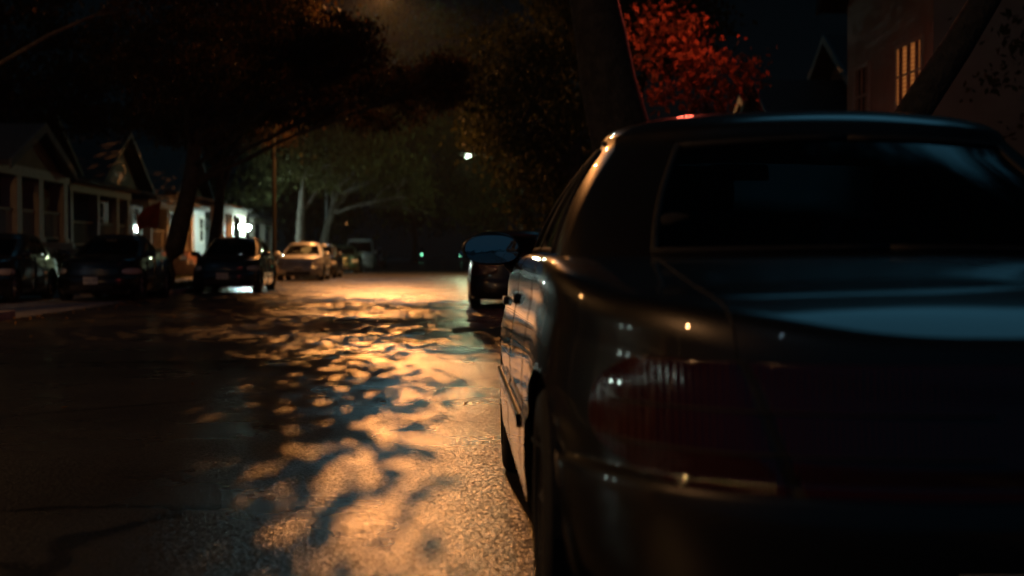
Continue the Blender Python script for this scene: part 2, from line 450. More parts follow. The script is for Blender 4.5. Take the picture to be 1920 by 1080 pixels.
def tree(label, base, top, r0, blobs, leaf, size, dens, cat='tree', group='street trees', seed=1, name='street_tree', fork=None, clump=.38, nleaf=60, extra=(), bt=1.0):
    """base, top: trunk axis; blobs: ellipsoids (cx,cy,cz,rx,ry,rz) in world coordinates; dens: clumps per cubic metre"""
    rg = np.random.default_rng(seed)
    root = empty(name, base, 0, label, cat, group)
    B = Vector(base)
    bm = bmesh.new()
    tp = Vector(top) - B
    path = limb_path(rg, (0, 0, -.1), tp, .12*tp.length/4, 9)
    rad = [r0*(1.35 if i == 0 else 1.08 if i == 1 else 1)*(1-.45*i/8) for i in range(9)]
    tube(bm, path, rad, 12)
    from_bm('trunk', bm, M['bark'], root, True)
    bm = bmesh.new()
    for (cx, cy, cz, rx, ry, rz) in list(blobs) + [e[:6] for e in extra]:
        c = Vector((cx, cy, cz)) - B
        s = path[int(rg.integers(5, 9))]
        main = limb_path(rg, s, c, .4, 8)
        tube(bm, main, [r0*.42*bt*(1-.75*i/7) for i in range(8)], 8)
        for k in range(7):
            e = c + Vector((rg.uniform(-1, 1)*rx, rg.uniform(-1, 1)*ry, rg.uniform(-1, 1)*rz))*.85
            st = main[int(rg.integers(3, 8))]
            tube(bm, limb_path(rg, st, e, .25, 6), [r0*.13*bt*(1-.8*i/5)+.006 for i in range(6)], 5)
    from_bm('branches', bm, M['bark'], root, True)
    P = []
    for (cx, cy, cz, rx, ry, rz, dn) in [(*b, dens) for b in blobs] + list(extra):
        n = max(6, int(dn*4.19*rx*ry*rz))
        d = rg.normal(size=(n, 3)); d /= np.linalg.norm(d, axis=1)[:, None]
        rr = rg.uniform(.25, 1.0, n)**(1/2.2)
        cc = d*rr[:, None]*np.array((rx, ry, rz)) + np.array((cx, cy, cz)) - np.array(base)
        for c in cc:
            m = int(nleaf*rg.uniform(.5, 1.4)); cs = clump*rg.uniform(.6, 1.5)
            P.append(rg.normal(size=(m, 3))*np.array((cs, cs, cs*.6)) + c)
    P = np.vstack(P)
    tri_cloud('crown', P, size, leaf, root, rg=rg, aspect=.6)
    return root

TREES = True
if TREES:
    # the canopy that throws the dapples on the road (between the far lamp and the asphalt)
    tree('large spreading tree rooted on left verge, brown-green canopy reaching over the road', (-8.0, 38, .1), (-6.9, 37.6, 4.4), .30,
         [(-5.7, 34, 5.8, 2.3, 3.2, 1.1), (-7.6, 37, 6.2, 2.0, 3.5, 1.6)],
         M['leaf_brown'], .11, 3.6, seed=3, clump=.19, bt=.55,
         extra=[(-2.7, 41.5, 5.5, 2.3, 3.8, .8, 3.6), (-5.0, 41, 5.7, 1.8, 4, 1.0, 4.2), (-3.15, 34.6, 5.8, .8, 2.6, .6, 22), (-.3, 37.5, 5.6, .7, 4, .5, 17),
                (-2.6, 31.4, 6.0, 1.05, 1.7, .30, 16), (-2.3, 33.2, 5.7, .95, 2.0, .35, 7), (-1.8, 38.2, 5.7, 1.1, 2.3, .4, 14), (-2.0, 35.0, 5.9, .6, 1.0, .3, 10)])
    tree('tall tree on left verge nearest the camera, dark crown high over the road', (-8.9, 21, .1), (-8.2, 22, 4.8), .30,
         [(-6.0, 22, 6.8, 2.4, 3.2, 1.4), (-4.6, 27, 6.6, 1.7, 4.0, .9), (-8, 18, 7, 2.5, 3, 1.6)],
         M['leaf_brown'], .16, 1.6, seed=4, clump=.40, bt=.4)
    tree('tree added on right verge to shade the cream house, high behind the red-lit leaves', (4.6, 39, .1), (4.9, 38.5, 4.8), .26,
         [(5.2, 37, 7.2, 1.9, 3, 1.5), (4.2, 39, 8.6, 1.8, 3, 1.5)], M['leaf_green'], .2, 2.4, seed=40)  # added tree, its crown blocks sodium light from the cream house
    tree('broad dark tree behind the gabled porch roofs', (-14.5, 44, 0), (-14, 44, 4), .35,
         [(-14, 44, 7.2, 3.4, 3.5, 2.6), (-11.5, 46, 6.6, 2.2, 3, 1.8)], M['leaf_brown'], .22, .9, seed=5, group='trees behind the houses')
    tree('leafy tree on left verge in front of the white-lit porch, crown shaped to shade the houses', (-8.7, 49, .1), (-8.3, 50, 4.2), .24,
         [(-7.4, 54, 8.0, 3.0, 4, 2.4), (-4.9, 50, 7.3, 1.5, 3.4, 1.2), (-9, 50, 6.2, 2.0, 3.4, 1.6), (-10.5, 56, 7.2, 2, 4, 1.8)], M['leaf_brown'], .2, 1.4, seed=6, extra=[(-6.5, 55, 9.5, 2.2, 2.5, 1.9, 3.5), (-8.4, 59.5, 8.6, 2.5, 2.2, 2.3, 2.4), (-9.0, 63.6, 8.0, 2.2, 2.4, 2.6, 2.4)])  # crown and extra clumps placed to keep sodium light off the left houses
    tree('tree on left verge beyond the silver sedan, crown hanging low', (-8.2, 74, .1), (-8.0, 74, 4.4), .3,
         [(-7.2, 74, 7, 3.2, 5, 2.6), (-4.6, 76, 8.0, 2.6, 4.5, 1.8)], M['leaf_green'], .26, .8, seed=7, clump=.5)
    tree('bright olive tree over the middle of the street, standing left of the far greenish lamp', (-7.6, 80, .1), (-6.5, 80, 4.4), .3,
         [(-3.2, 79, 7.2, 2.3, 2.5, 2.3), (-3.9, 80, 5.4, 1.5, 2, 1.5), (-1.2, 82, 8.8, 2.6, 3, 1.8), (-2.0, 78, 4.3, 1.0, 1.6, 1.6)], M['leaf_green'], .2, 1.5, seed=8, clump=.42,
         extra=[(-3.0, 84, 13.2, 4.0, 3, 3.4, .55), (1.5, 85, 13.6, 3.4, 3, 3.2, .55), (-6.5, 84, 12, 3, 3, 3, .5)])
    tree('huge leaning trunk on right verge just left of the red-lit leaves', (3.3, 21, .1), (2.0, 21, 5.6), .60,
         [(1.6, 22, 8.2, 2.6, 3, 1.2), (4.6, 20, 8.5, 2.4, 3, 1.4)], M['leaf_brown'], .16, 1.0, seed=9)
    tree('tree behind the huge leaning trunk, leaves drooping to bonnet height above the road', (3.4, 36, .1), (3.2, 36, 4.0), .24,
         [(2.2, 37, 5.0, 1.4, 3, 1.8), (3.4, 38, 3.4, 1.2, 2.6, 1.4), (1.6, 42, 6.4, 2.0, 3, 1.6)], M['leaf_green'], .16, 1.9, seed=10)
    tree('dark tree on right verge behind the black parked car', (3.5, 50, .1), (3.4, 50, 3.8), .26,
         [(2.6, 50, 5.6, 2.2, 4, 2.2), (3.0, 54, 6.2, 1.6, 4, 1.6), (3.2, 48, 3.0, 1.1, 2.6, 1.2)], M['leaf_green'], .2, 1.3, extra=[(4.2, 46, 8.7, 1.9, 2.2, 1.8, 4)], seed=11)  # the extra high clump is added to shade the right-hand gable
    tree('far tree on right verge closing the street, beside the greenish lamp', (4.2, 84, .1), (4.0, 84, 4.4), .3,
         [(3.4, 84, 6.4, 3.0, 5, 3.2), (1.4, 90, 9.8, 3.4, 5, 2.6), (.6, 92, 6.0, 2.0, 3, 2.2), (1.8, 86, 3.6, 1.6, 3, 1.4)], M['leaf_green'], .28, .9, seed=12, clump=.5)
    tree('small copper-leaved tree lit red above the car roof', (4.6, 24.5, .1), (4.6, 24.5, 2.8), .14,
         [(4.1, 24.5, 4.3, 1.0, 1.0, .9), (3.6, 24.8, 4.8, .75, .9, .7), (5.1, 25, 4.2, .6, .7, .45)], M['leaf_red'], .13, 5.5, seed=13, clump=.26, nleaf=55, cat='tree')
    tree('dim bluish tree at the right edge behind the dark curved trunk', (10.2, 20, .1), (10.3, 20, 3.0), .22,
         [(10.4, 20, 4.0, 1.6, 2, 1.4), (9.2, 21, 3.6, .9, 1, .9), (12, 20, 4.6, 1.5, 1.6, 1.4)], M['leaf_green'], .14, 2.4, seed=14)
    tree('dark curved trunk on right verge leaning away across the house corner', (3.7, 15, .1), (6.9, 15.2, 5.2), .24,
         [(8.4, 16, 8.0, 2.2, 2, 1.2)], M['leaf_brown'], .16, .8, seed=15)
    far = [('distant tree at the left end of the street behind the pale van', -9, 100, 8.5, 21), ('distant tree closing the left side of the vista, taller one', -13.5, 118, 11, 22),
           ('distant tree in the middle of the vista, left half', -4.5, 160, 12, 23), ('distant tree in the middle of the vista, right half', 4.5, 150, 12, 24),
           ('distant tree farthest to the right behind the car roof', 12, 110, 11, 25), ('distant tree on the left over the white-lit house', -14, 82, 9, 26)]
    for lb, x, y, h, sd in far:
        tree(lb, (x, y, 0), (x, y, h*.4), .35, [(x, y, h*.66, h*.36, h*.42, h*.34), (x+h*.22, y-2, h*.45, h*.22, h*.25, h*.2), (x-h*.25, y+1, h*.5, h*.2, h*.25, h*.22)],
             M['leaf_green'], .42, .16, seed=sd, clump=.9, nleaf=70, group='distant trees closing the vista', name='distant_tree')

# hedges and shrubs by the left houses
def shrub(label, x, y, rx, ry, h, seed, mt='leaf_green'):
    rg = np.random.default_rng(seed)
    root = empty('shrub', (x, y, .1), 0, label, 'shrub', 'shrubs in the front gardens')
    n = int(2600*rx*ry*h/1.5)+500
    d = rg.normal(size=(n, 3)); d /= np.linalg.norm(d, axis=1)[:, None]
    d = d*(rg.uniform(.3, 1, n)**.4)[:, None]*np.array((rx, ry, h/2)) + np.array((0, 0, h/2)) + rg.normal(0, .05, (n, 3))
    tri_cloud('foliage', d, .10, M[mt], root, rg=rg)
    bm = bmesh.new()
    for k in range(6):
        tube(bm, [(rg.uniform(-.1, .1), rg.uniform(-.1, .1), -.1), (rg.uniform(-.7, .7)*rx, rg.uniform(-.7, .7)*ry, h*.8)], [.02, .008], 5)
    from_bm('stems', bm, M['bark'], root)
shrub('rounded shrub in front of the middle porch', -10.4, 41.5, .8, 1.2, 1.3, 31)
shrub('low shrub beside the steps of the gabled porch', -10.2, 35.8, .7, .9, 1.0, 32)
shrub('shrub beside the stair of the white-lit porch', -9.9, 63, .8, 2.0, 1.2, 33)

# ------------------------------------------------------------------ houses
def window(parent, x, y, z0, z1, w, face, pane=None, strips=0, fmat='white_wood'):
    """face: +1 looks to +X, -1 looks to -X; the window spans y..y+w"""
    d = .05*face
    bm = bmesh.new()
    a, b = sorted((x, x+d))
    t = .08
    bx(bm, a, b, y-t, y, z0-t, z1+t); bx(bm, a, b, y+w, y+w+t, z0-t, z1+t)
    bx(bm, a, b, y, y+w, z1, z1+t); bx(bm, a, b, y, y+w, z0-t, z0)
    zc = (z0+z1)/2
    a2, b2 = sorted((x, x+d*.7))
    bx(bm, a2, b2, y, y+w, zc-.025, zc+.025)
    wobj = from_bm('window', bm, M[fmat], parent)
    a, b = sorted((x+.003*face, x+.018*face))
    box('pane', (a, b, y, y+w, z0, z1), M[pane or 'dark_pane'], wobj)
    if strips:
        for k in range(strips):
            yy = y + w*(k+.5)/strips
            a, b = sorted((x+.020*face, x+.034*face))
            box('curtain', (a, b, yy-w/strips*.22, yy+w/strips*.22, z0, z1), M['curtain'], wobj)

def house(label, xf, y0, y1, face, depth, zf, ze, zr, wallm, porch=None, cols=(), gable_porch=None, group='houses along the street', upper=None, rail=True, extra=None, colw=.30):
    TR = M['white_wood'] if face > 0 else M['dull_trim']
    """xf: street-side wall of the porch plane; face +1 = house stands on the left and looks to +X"""
    root = empty('house', (xf, (y0+y1)/2, .1), 0, label, 'house', group)
    ox, oy, oz = xf, (y0+y1)/2, .1
    g = lambda a, b: tuple(sorted((a, b)))
    pd = 2.2 if porch else 0
    xw = xf - face*pd                      # wall plane
    xb = xw - face*depth
    def L(x0, x1, ya, yb, za, zb): x0, x1 = g(x0, x1); return (x0-ox, x1-ox, ya-oy, yb-oy, za-oz, zb-oz)
    bm = bmesh.new(); bx(bm, *L(xw, xb, y0, y1, 0, ze)); from_bm('wall', bm, M[wallm], root)
    # main roof, ridge across the street or along it
    bm = bmesh.new()
    yc = (y0+y1)/2
    poly = [(y0-.45-oy, ze-.1-oz), (yc-oy, zr-oz), (y1+.45-oy, ze-.1-oz), (y1+.45-oy, ze+.08-oz), (yc-oy, zr+.2-oz), (y0-.45-oy, ze+.08-oz)]
    a, b = g(xw+face*.5, xb-face*.4)
    poly_prism(bm, poly, 'x', a-ox, b-ox); from_bm('roof', bm, M['shingle'], root)
    bm = bmesh.new()
    a, b = g(xw, xw-face*.2)
    poly_prism(bm, [(y0-oy, ze+.002-oz), (y1-oy, ze+.002-oz), (yc-oy, zr-.1-oz)], 'x', a-ox, b-ox); from_bm('gable', bm, M[wallm], root)
    # rake boards
    for (ya, yb) in ((y0-.45, yc), (y1+.45, yc)):
        bm = bmesh.new()
        a, b = g(xw+face*.503, xw+face*.56)
        poly_prism(bm, [(ya-oy, ze-.14-oz), (yb-oy, zr-.04-oz), (yb-oy, zr+.2-oz), (ya-oy, ze+.1-oz)], 'x', a-ox, b-ox)
        from_bm('rake_board', bm, M['dull_trim'], root)
    n = max(1, int((y1-y0)/2.4))
    for k in range(n):
        yy = y0 + (y1-y0)*(k+.5)/n - .5
        if k == n//2 and porch:
            box('door', L(xw, xw+face*.06, yy, yy+.95, zf, zf+2.05), M['brick'], root)
        else:
            window_p = (xw-ox, yy-oy, zf+.7-oz, zf+1.9-oz)
            window(root, *window_p, 1.0, face)
    if porch:
        zt = porch
        bm = bmesh.new(); bx(bm, *L(xf+face*.1, xw, y0, y1, 0, zf)); from_bm('porch_floor', bm, M['brick'], root)
        for yy in cols:
            box('column', L(xf, xf-face*colw, yy-colw/2, yy+colw/2, zf, zt), TR, root, bev=.01)
            box('column_base', L(xf+face*.04, xf-face*(colw+.04), yy-colw/2-.04, yy+colw/2+.04, zf, zf+.12), TR, root)
        box('beam', L(xf+.02*face, xf-face*.22, y0-.02, y1+.02, zt, zt+.26), TR, root)
        if gable_porch:
            ga, gb, gz = gable_porch
            gc = (ga+gb)/2
            bm = bmesh.new()
            a, b = g(xf+face*.3, xw)
            poly_prism(bm, [(ga-.4-oy, zt+.16-oz), (gc-oy, gz-oz), (gb+.4-oy, zt+.16-oz), (gb+.4-oy, zt+.30-oz), (gc-oy, gz+.16-oz), (ga-.4-oy, zt+.30-oz)], 'x', a-ox, b-ox)
            from_bm('porch_roof', bm, M['shingle'], root)
            bm = bmesh.new()
            a, b = g(xf, xf-face*.1)
            poly_prism(bm, [(ga-oy, zt+.262-oz), (gb-oy, zt+.262-oz), (gc-oy, gz-.03-oz)], 'x', a-ox, b-ox); from_bm('porch_gable', bm, M['brown_siding'], root)
            for (ya, yb) in ((ga-.4, gc), (gb+.4, gc)):
                bm = bmesh.new()
                a, b = g(xf+face*.303, xf+face*.36)
                poly_prism(bm, [(ya-oy, zt+.08-oz), (yb-oy, gz-.08-oz), (yb-oy, gz+.18-oz), (ya-oy, zt+.32-oz)], 'x', a-ox, b-ox)
                from_bm('rake_board', bm, M['dull_trim'], root)
        else:
            bm = bmesh.new()
            pts = [(xf+face*.35-ox, zt+.262-oz), (xf+face*.35-ox, zt+.36-oz), (xw-ox, zt+1.0-oz), (xw-ox, zt+.262-oz)]
            poly_prism(bm, pts, 'y', y0-.2-oy, y1+.2-oy); from_bm('porch_roof', bm, M['shingle'], root)
        if rail and len(cols) > 1:
            for ca, cb in zip(cols[:-1], cols[1:]):
                if cb - ca > 4: continue
                bm = bmesh.new()
                bx(bm, *L(xf-face*.1, xf-face*.17, ca+colw/2, cb-colw/2, zf+.80, zf+.86)); bx(bm, *L(xf-face*.11, xf-face*.16, ca+colw/2, cb-colw/2, zf+.10, zf+.15))
                k = int((cb-ca-colw)/.14)
                for q in range(1, k):
                    yy = ca+colw/2 + (cb-ca-colw)*q/k
                    bx(bm, *L(xf-face*.12, xf-face*.15, yy-.015, yy+.015, zf+.15, zf+.80))
                from_bm('railing', bm, TR, root)
        # steps
        bm = bmesh.new()
        ns = max(2, int(zf/.18))
        yy = (y0+y1)/2
        for k in range(ns):
            bx(bm, *L(xf+face*(.102+.3*k), xf+face*(.102+.3*(k+1)), yy-.7, yy+.7, 0, zf*(1-(k+1)/(ns+1))))
        from_bm('steps', bm, M['concrete'], root)
    if upper:
        for (yy, ww, za, zb, pane, st) in upper:
            window(root, xw-ox, yy-oy, za-oz, zb-oz, ww, face, pane, st)
    return root

house('house with white-columned gabled porch at far left of the street', -11.2, 34.0, 41.0, 1, 7, 1.35, 3.4, 5.2, 'brown_siding', porch=3.05, cols=(34.4, 36.4, 38.3, 40.7), gable_porch=(35.0, 40.2, 4.35), colw=.42)
house('brown bungalow with dim deep porch next to the white-columned one', -11.6, 42.4, 50.5, 1, 7, 1.2, 3.5, 6.0, 'brown_siding', porch=2.95, cols=(42.8, 46.0, 48.6, 50.2))
house('dark gabled house between the brown bungalow and the white-lit porch', -11.4, 52.5, 61.5, 1, 7, 1.1, 3.4, 5.8, 'grey_siding', porch=2.8, cols=(53, 56, 58.8, 61.1))
h3 = house('house whose columned porch is flooded with bright white light', -11.0, 64.5, 74.5, 1, 7, 1.0, 3.5, 6.2, 'grey_siding', porch=3.0, cols=(65.2, 67.3, 69.9, 74.1))
house('shadowed house beyond the white-lit porch on left side', -11.3, 79, 88, 1, 7, 1.0, 3.3, 5.6, 'grey_siding', porch=2.8, cols=(79.5, 84, 87.5))
hr = house('cream two-storey house on the right with warm lit blinds upstairs', 8.35, 23.9, 29.2, -1, 8, .8, 6.3, 8.2, 'cream_siding', porch=None,
           upper=[(24.45, 1.35, 3.82, 4.85, 'lit_blind', 3), (27.6, .9, 3.7, 4.8, 'dark_pane', 3)])
house('dim grey house with sloping porch roof, second on the right', 8.4, 33.5, 41.5, -1, 8, .9, 4.2, 6.8, 'grey_siding', porch=3.2, cols=(34, 36.5, 39, 41.2), gable_porch=(33.9, 41, 5.6))
house('far house on the right behind the verge trees', 8.6, 45, 54, -1, 8, .9, 4.0, 6.5, 'brown_siding', porch=3.0, cols=(45.5, 48.5, 51, 53.7))

# yellow-lit window on the dark gabled house
def lit_sash(label, x, y0, y1, z0, z1, m):
    pass

def porch_light(label, loc, bulb, power, col, rad=.09, group=None, wall=-1):
    root = empty('porch_light', loc, 0, label, 'porch light', group)
    bm = bmesh.new(); lathe(bm, [(0, .1), (.05, .1), (.12, .04), (.12, .0), (.05, .0)], (0, 0, .08), 'z', 16); from_bm('shade', bm, M['steel'], root)
    bm = bmesh.new(); bmesh.ops.create_uvsphere(bm, u_segments=16, v_segments=10, radius=rad); from_bm('bulb', bm, M[bulb], root, True)
    bm = bmesh.new(); tube(bm, [(0, 0, .18), (0, 0, .30), (wall*.10, 0, .34), (wall*.30, 0, .34)], .015, 6); from_bm('bracket', bm, M['steel'], root)
    if power: point('bulb_light', (0, 0, -.02), power, col, rad, parent=root)
    return root
porch_light('left of the two glaring white lights in front of the columned porch', (-10.75, 70.9, 2.42), 'porch_bulb', 4500, (.72, 1, .88), .12, 'glaring porch lights')
porch_light('right of the two glaring white lights in front of the columned porch', (-10.75, 73.3, 2.42), 'porch_bulb', 5200, (.72, 1, .88), .14, 'glaring porch lights')
porch_light('small orange house light above the cars, far down the left side', (-7.9, 104, 3.25), 'orange_bulb', 0, None, .16)
porch_light('white light seen through the near car window, on the right-hand porch', (9.6, 36.8, 2.55), 'cool_bulb', 12, (.7, 1, .95), .07, wall=1)
porch_light('yellow light showing between the brown bungalow and the next house', (-11.15, 58.2, 2.65), 'yellow_pane', 3, (1, .6, .2), .17)

house('low brick house on left, level with the rear of the near car', -11.4, 4.0, 13.0, 1, 7, 1.0, 3.3, 5.4, 'brick', porch=2.9, cols=(4.4, 7.2, 9.8, 12.6))
porch_light('left light of the pair on the brick house porch', (-11.1, 8.2, 2.3), 'porch_bulb', 5, (.8, 1, .9), .07, 'porch lights of the brick house')
porch_light('right light of the pair on the brick house porch', (-11.1, 9.3, 2.2), 'porch_bulb', 5, (.8, 1, .9), .07, 'porch lights of the brick house')

# flag on its staff
fl = empty('flag', (-11.25, 48.3, 1.6), 0, 'orange-red flag drooping from a staff on the brown bungalow porch', 'flag')
bm = bmesh.new(); tube(bm, [(0, 0, .6), (1.25, 0, 1.35)], .016, 6); from_bm('staff', bm, M['white_wood'], fl)
bm = bmesh.new()
gv = {}
for i in range(17):
    for j in range(13):
        u, v = i/16, j/12
        gv[i, j] = bm.verts.new((.35+.85*u - .15*v*u, .05*math.sin(u*11+v*3)*(.3+v) , .80+.5*u - v*(.95 - .45*(1-u)) - .04*math.sin(u*9)))
for i in range(16):
    for j in range(12): bm.faces.new((gv[i, j], gv[i+1, j], gv[i+1, j+1], gv[i, j+1]))
bmesh.ops.solidify(bm, geom=bm.faces, thickness=.006)
from_bm('cloth', bm, M['flag'], fl, True)

# wheelie bin
bn = empty('wheelie_bin', (-8.1, 37.4, .126), R(8), 'teal wheelie bin standing on the pavement left of the dark hatchback', 'bin')
bm = bmesh.new()
lo = [(-.22, -.24), (.22, -.24), (.22, .24), (-.22, .24)]
A = [bm.verts.new((x, y, .06)) for x, y in lo]; B = [bm.verts.new((x*1.28, y*1.28, .98)) for x, y in lo]
bm.faces.new(A[::-1]); bm.faces.new(B)
for i in range(4): bm.faces.new((A[i], A[(i+1) % 4], B[(i+1) % 4], B[i]))
bmesh.ops.bevel(bm, geom=list(bm.edges), offset=.03, segments=2, affect='EDGES'); from_bm('bin_body', bm, M['bin'], bn)
bm = bmesh.new(); bx(bm, -.31, .31, -.34, .33, .985, 1.04, .02); tube(bm, [(-.24, .38, 1.0), (.24, .38, 1.0)], .015, 6); from_bm('lid', bm, M['bin'], bn)
for s in (-1, 1):
    bm = bmesh.new(); lathe(bm, [(0, -.025), (.09, -.025), (.10, 0), (.09, .025), (0, .025)], (s*.25, .25, .10), 'x', 16); from_bm('wheel', bm, M['tyre'], bn)

# ------------------------------------------------------------------ lamps and poles
def street_lamp(label, x, y, arm, h, bulb, power, col, rad, spot=165, aim=(0, 0, 0), mt='steel'):
    root = empty('street_lamp', (x, y, .1), 0, label, 'street lamp', 'street lamps')
    bm = bmesh.new(); tube(bm, [(0, 0, -.1), (0, 0, .5), (0, 0, h-1.2)], [.13, .10, .07], 12); from_bm('pole', bm, M[mt], root, True)
    s = 1 if arm > 0 else -1
    bm = bmesh.new(); tube(bm, [(0, 0, h-1.3), (arm*.3, 0, h-.35), (arm*.75, 0, h-.02), (arm-.25*s, 0, h)], [.05, .045, .04, .035], 8); from_bm('arm', bm, M[mt], root, True)
    bm = bmesh.new()
    for px, rw, rz, zz in ((-.36, .04, .04, 0), (-.3, .09, .06, 0), (0, .16, .10, .01), (.25, .14, .09, .0), (.4, .05, .04, -.01)): pass
    lathe(bm, [(0, -.42), (.05, -.40), (.10, -.25), (.16, 0), (.15, .2), (.06, .34), (0, .36)], (arm, 0, h+.02), 'x', 16)
    for v in bm.verts: v.co.z = h+.02 + (v.co.z-h-.02)*.6
    from_bm('lamp_head', bm, M[mt], root, True)
    bm = bmesh.new(); bmesh.ops.create_uvsphere(bm, u_segments=20, v_segments=10, radius=rad)
    for v in bm.verts: v.co = Vector((v.co.x*1.3 + arm, v.co.y, h-.10 + v.co.z*.9))
    from_bm('lens', bm, M[bulb], root, True)
    if power: point('lamp_light', (arm, 0, h-.10-rad*.9-(.05 if spot else .45)), power, col, rad, spot, root, aim, .25)
    return root
street_lamp('tall sodium lamp on left verge whose arm hangs over the lit stretch of road', -7.95, 62, 4.75, 12.8, 'warm_bulb', 17500, (1, .37, .09), .055, 134, (R(-17), 0, 0), 'dark_pole')
street_lamp('far greenish-white lamp hanging over the road in front of the dark trees', 3.6, 72, -2.85, 6.1, 'cool_bulb', 330, (.80, 1, .55), .13, None, mt='dark_pole')
street_lamp('tall cool white lamp on the left verge far beyond the sodium lamp', -8.0, 88, 4.0, 21, 'cool_bulb', 1700, (.40, .85, 1.0), .2, 80, (R(-48), 0, 0))
street_lamp('sodium lamp on the left pavement behind the camera', -9.6, 2.6, 1.4, 6.2, 'warm_small', 45, (1, .5, .17), .14, 160)

street_lamp('added short sodium lamp on the left pavement, unseen, warming the driveway and porch', -10.1, 16.5, 1.0, 6.0, 'warm_bulb', 420, (1, .46, .17), .12, 84, (R(56), 0, 0))  # added unseen lamp, warms the driveway and the first porch columns
rl = empty('red_lantern', (3.6, 23.0, 5.9), 0, 'red lantern hanging among the copper leaves above the car roof', 'lantern')
bm = bmesh.new(); bmesh.ops.create_uvsphere(bm, u_segments=20, v_segments=12, radius=.14)
for v in bm.verts: v.co.x *= 1.9
from_bm('globe', bm, M['red_bulb'], rl, True)
bm = bmesh.new(); lathe(bm, [(0, .07), (.09, .07), (.12, -.02), (.05, -.02)], (0, 0, .15), 'z', 16); tube(bm, [(0, 0, .2), (0, 0, 1.6)], .008, 5); from_bm('hood', bm, M['plastic'], rl)
point('lantern_light', (0, 0, -.16), 34, (1, .20, .07), .10, 66, rl, (R(42), R(-12), 0))
bm = bmesh.new(); vv = [[bm.verts.new((math.cos(R(a))*.32, math.sin(R(a))*.24, z)) for a in range(-75, 136, 15)] for z in (-.13, .2)]
for i in range(len(vv[0])-1): bm.faces.new((vv[0][i], vv[0][i+1], vv[1][i+1], vv[1][i]))
from_bm('side_shade', bm, M['plastic'], rl, True)  # shade added to keep the red glow off the house wall

gl_ = empty('signal_light', (-1.75, 78, 0), 0, 'green light low over the far road beyond the vans', 'traffic light')
# ------------------------------------------------------------------ cars
def cr_interp(xs, ys, x):
    if x <= xs[0]: return ys[0]
    if x >= xs[-1]: return ys[-1]
    i = bisect_left(xs, x) - 1
    i = max(0, min(i, len(xs)-2))
    h = xs[i+1]-xs[i]; t = (x-xs[i])/h
    def m(k):
        if k == 0: return (ys[1]-ys[0])/(xs[1]-xs[0])
        if k == len(xs)-1: return (ys[-1]-ys[-2])/(xs[-1]-xs[-2])
        a = (ys[k]-ys[k-1])/(xs[k]-xs[k-1]); b = (ys[k+1]-ys[k])/(xs[k+1]-xs[k])
        return 0 if a*b < 0 else (a+b)/2
    m0, m1 = m(i)*h, m(i+1)*h
    return ys[i]*(2*t**3-3*t**2+1) + m0*(t**3-2*t**2+t) + ys[i+1]*(-2*t**3+3*t**2) + m1*(t**3-t**2)

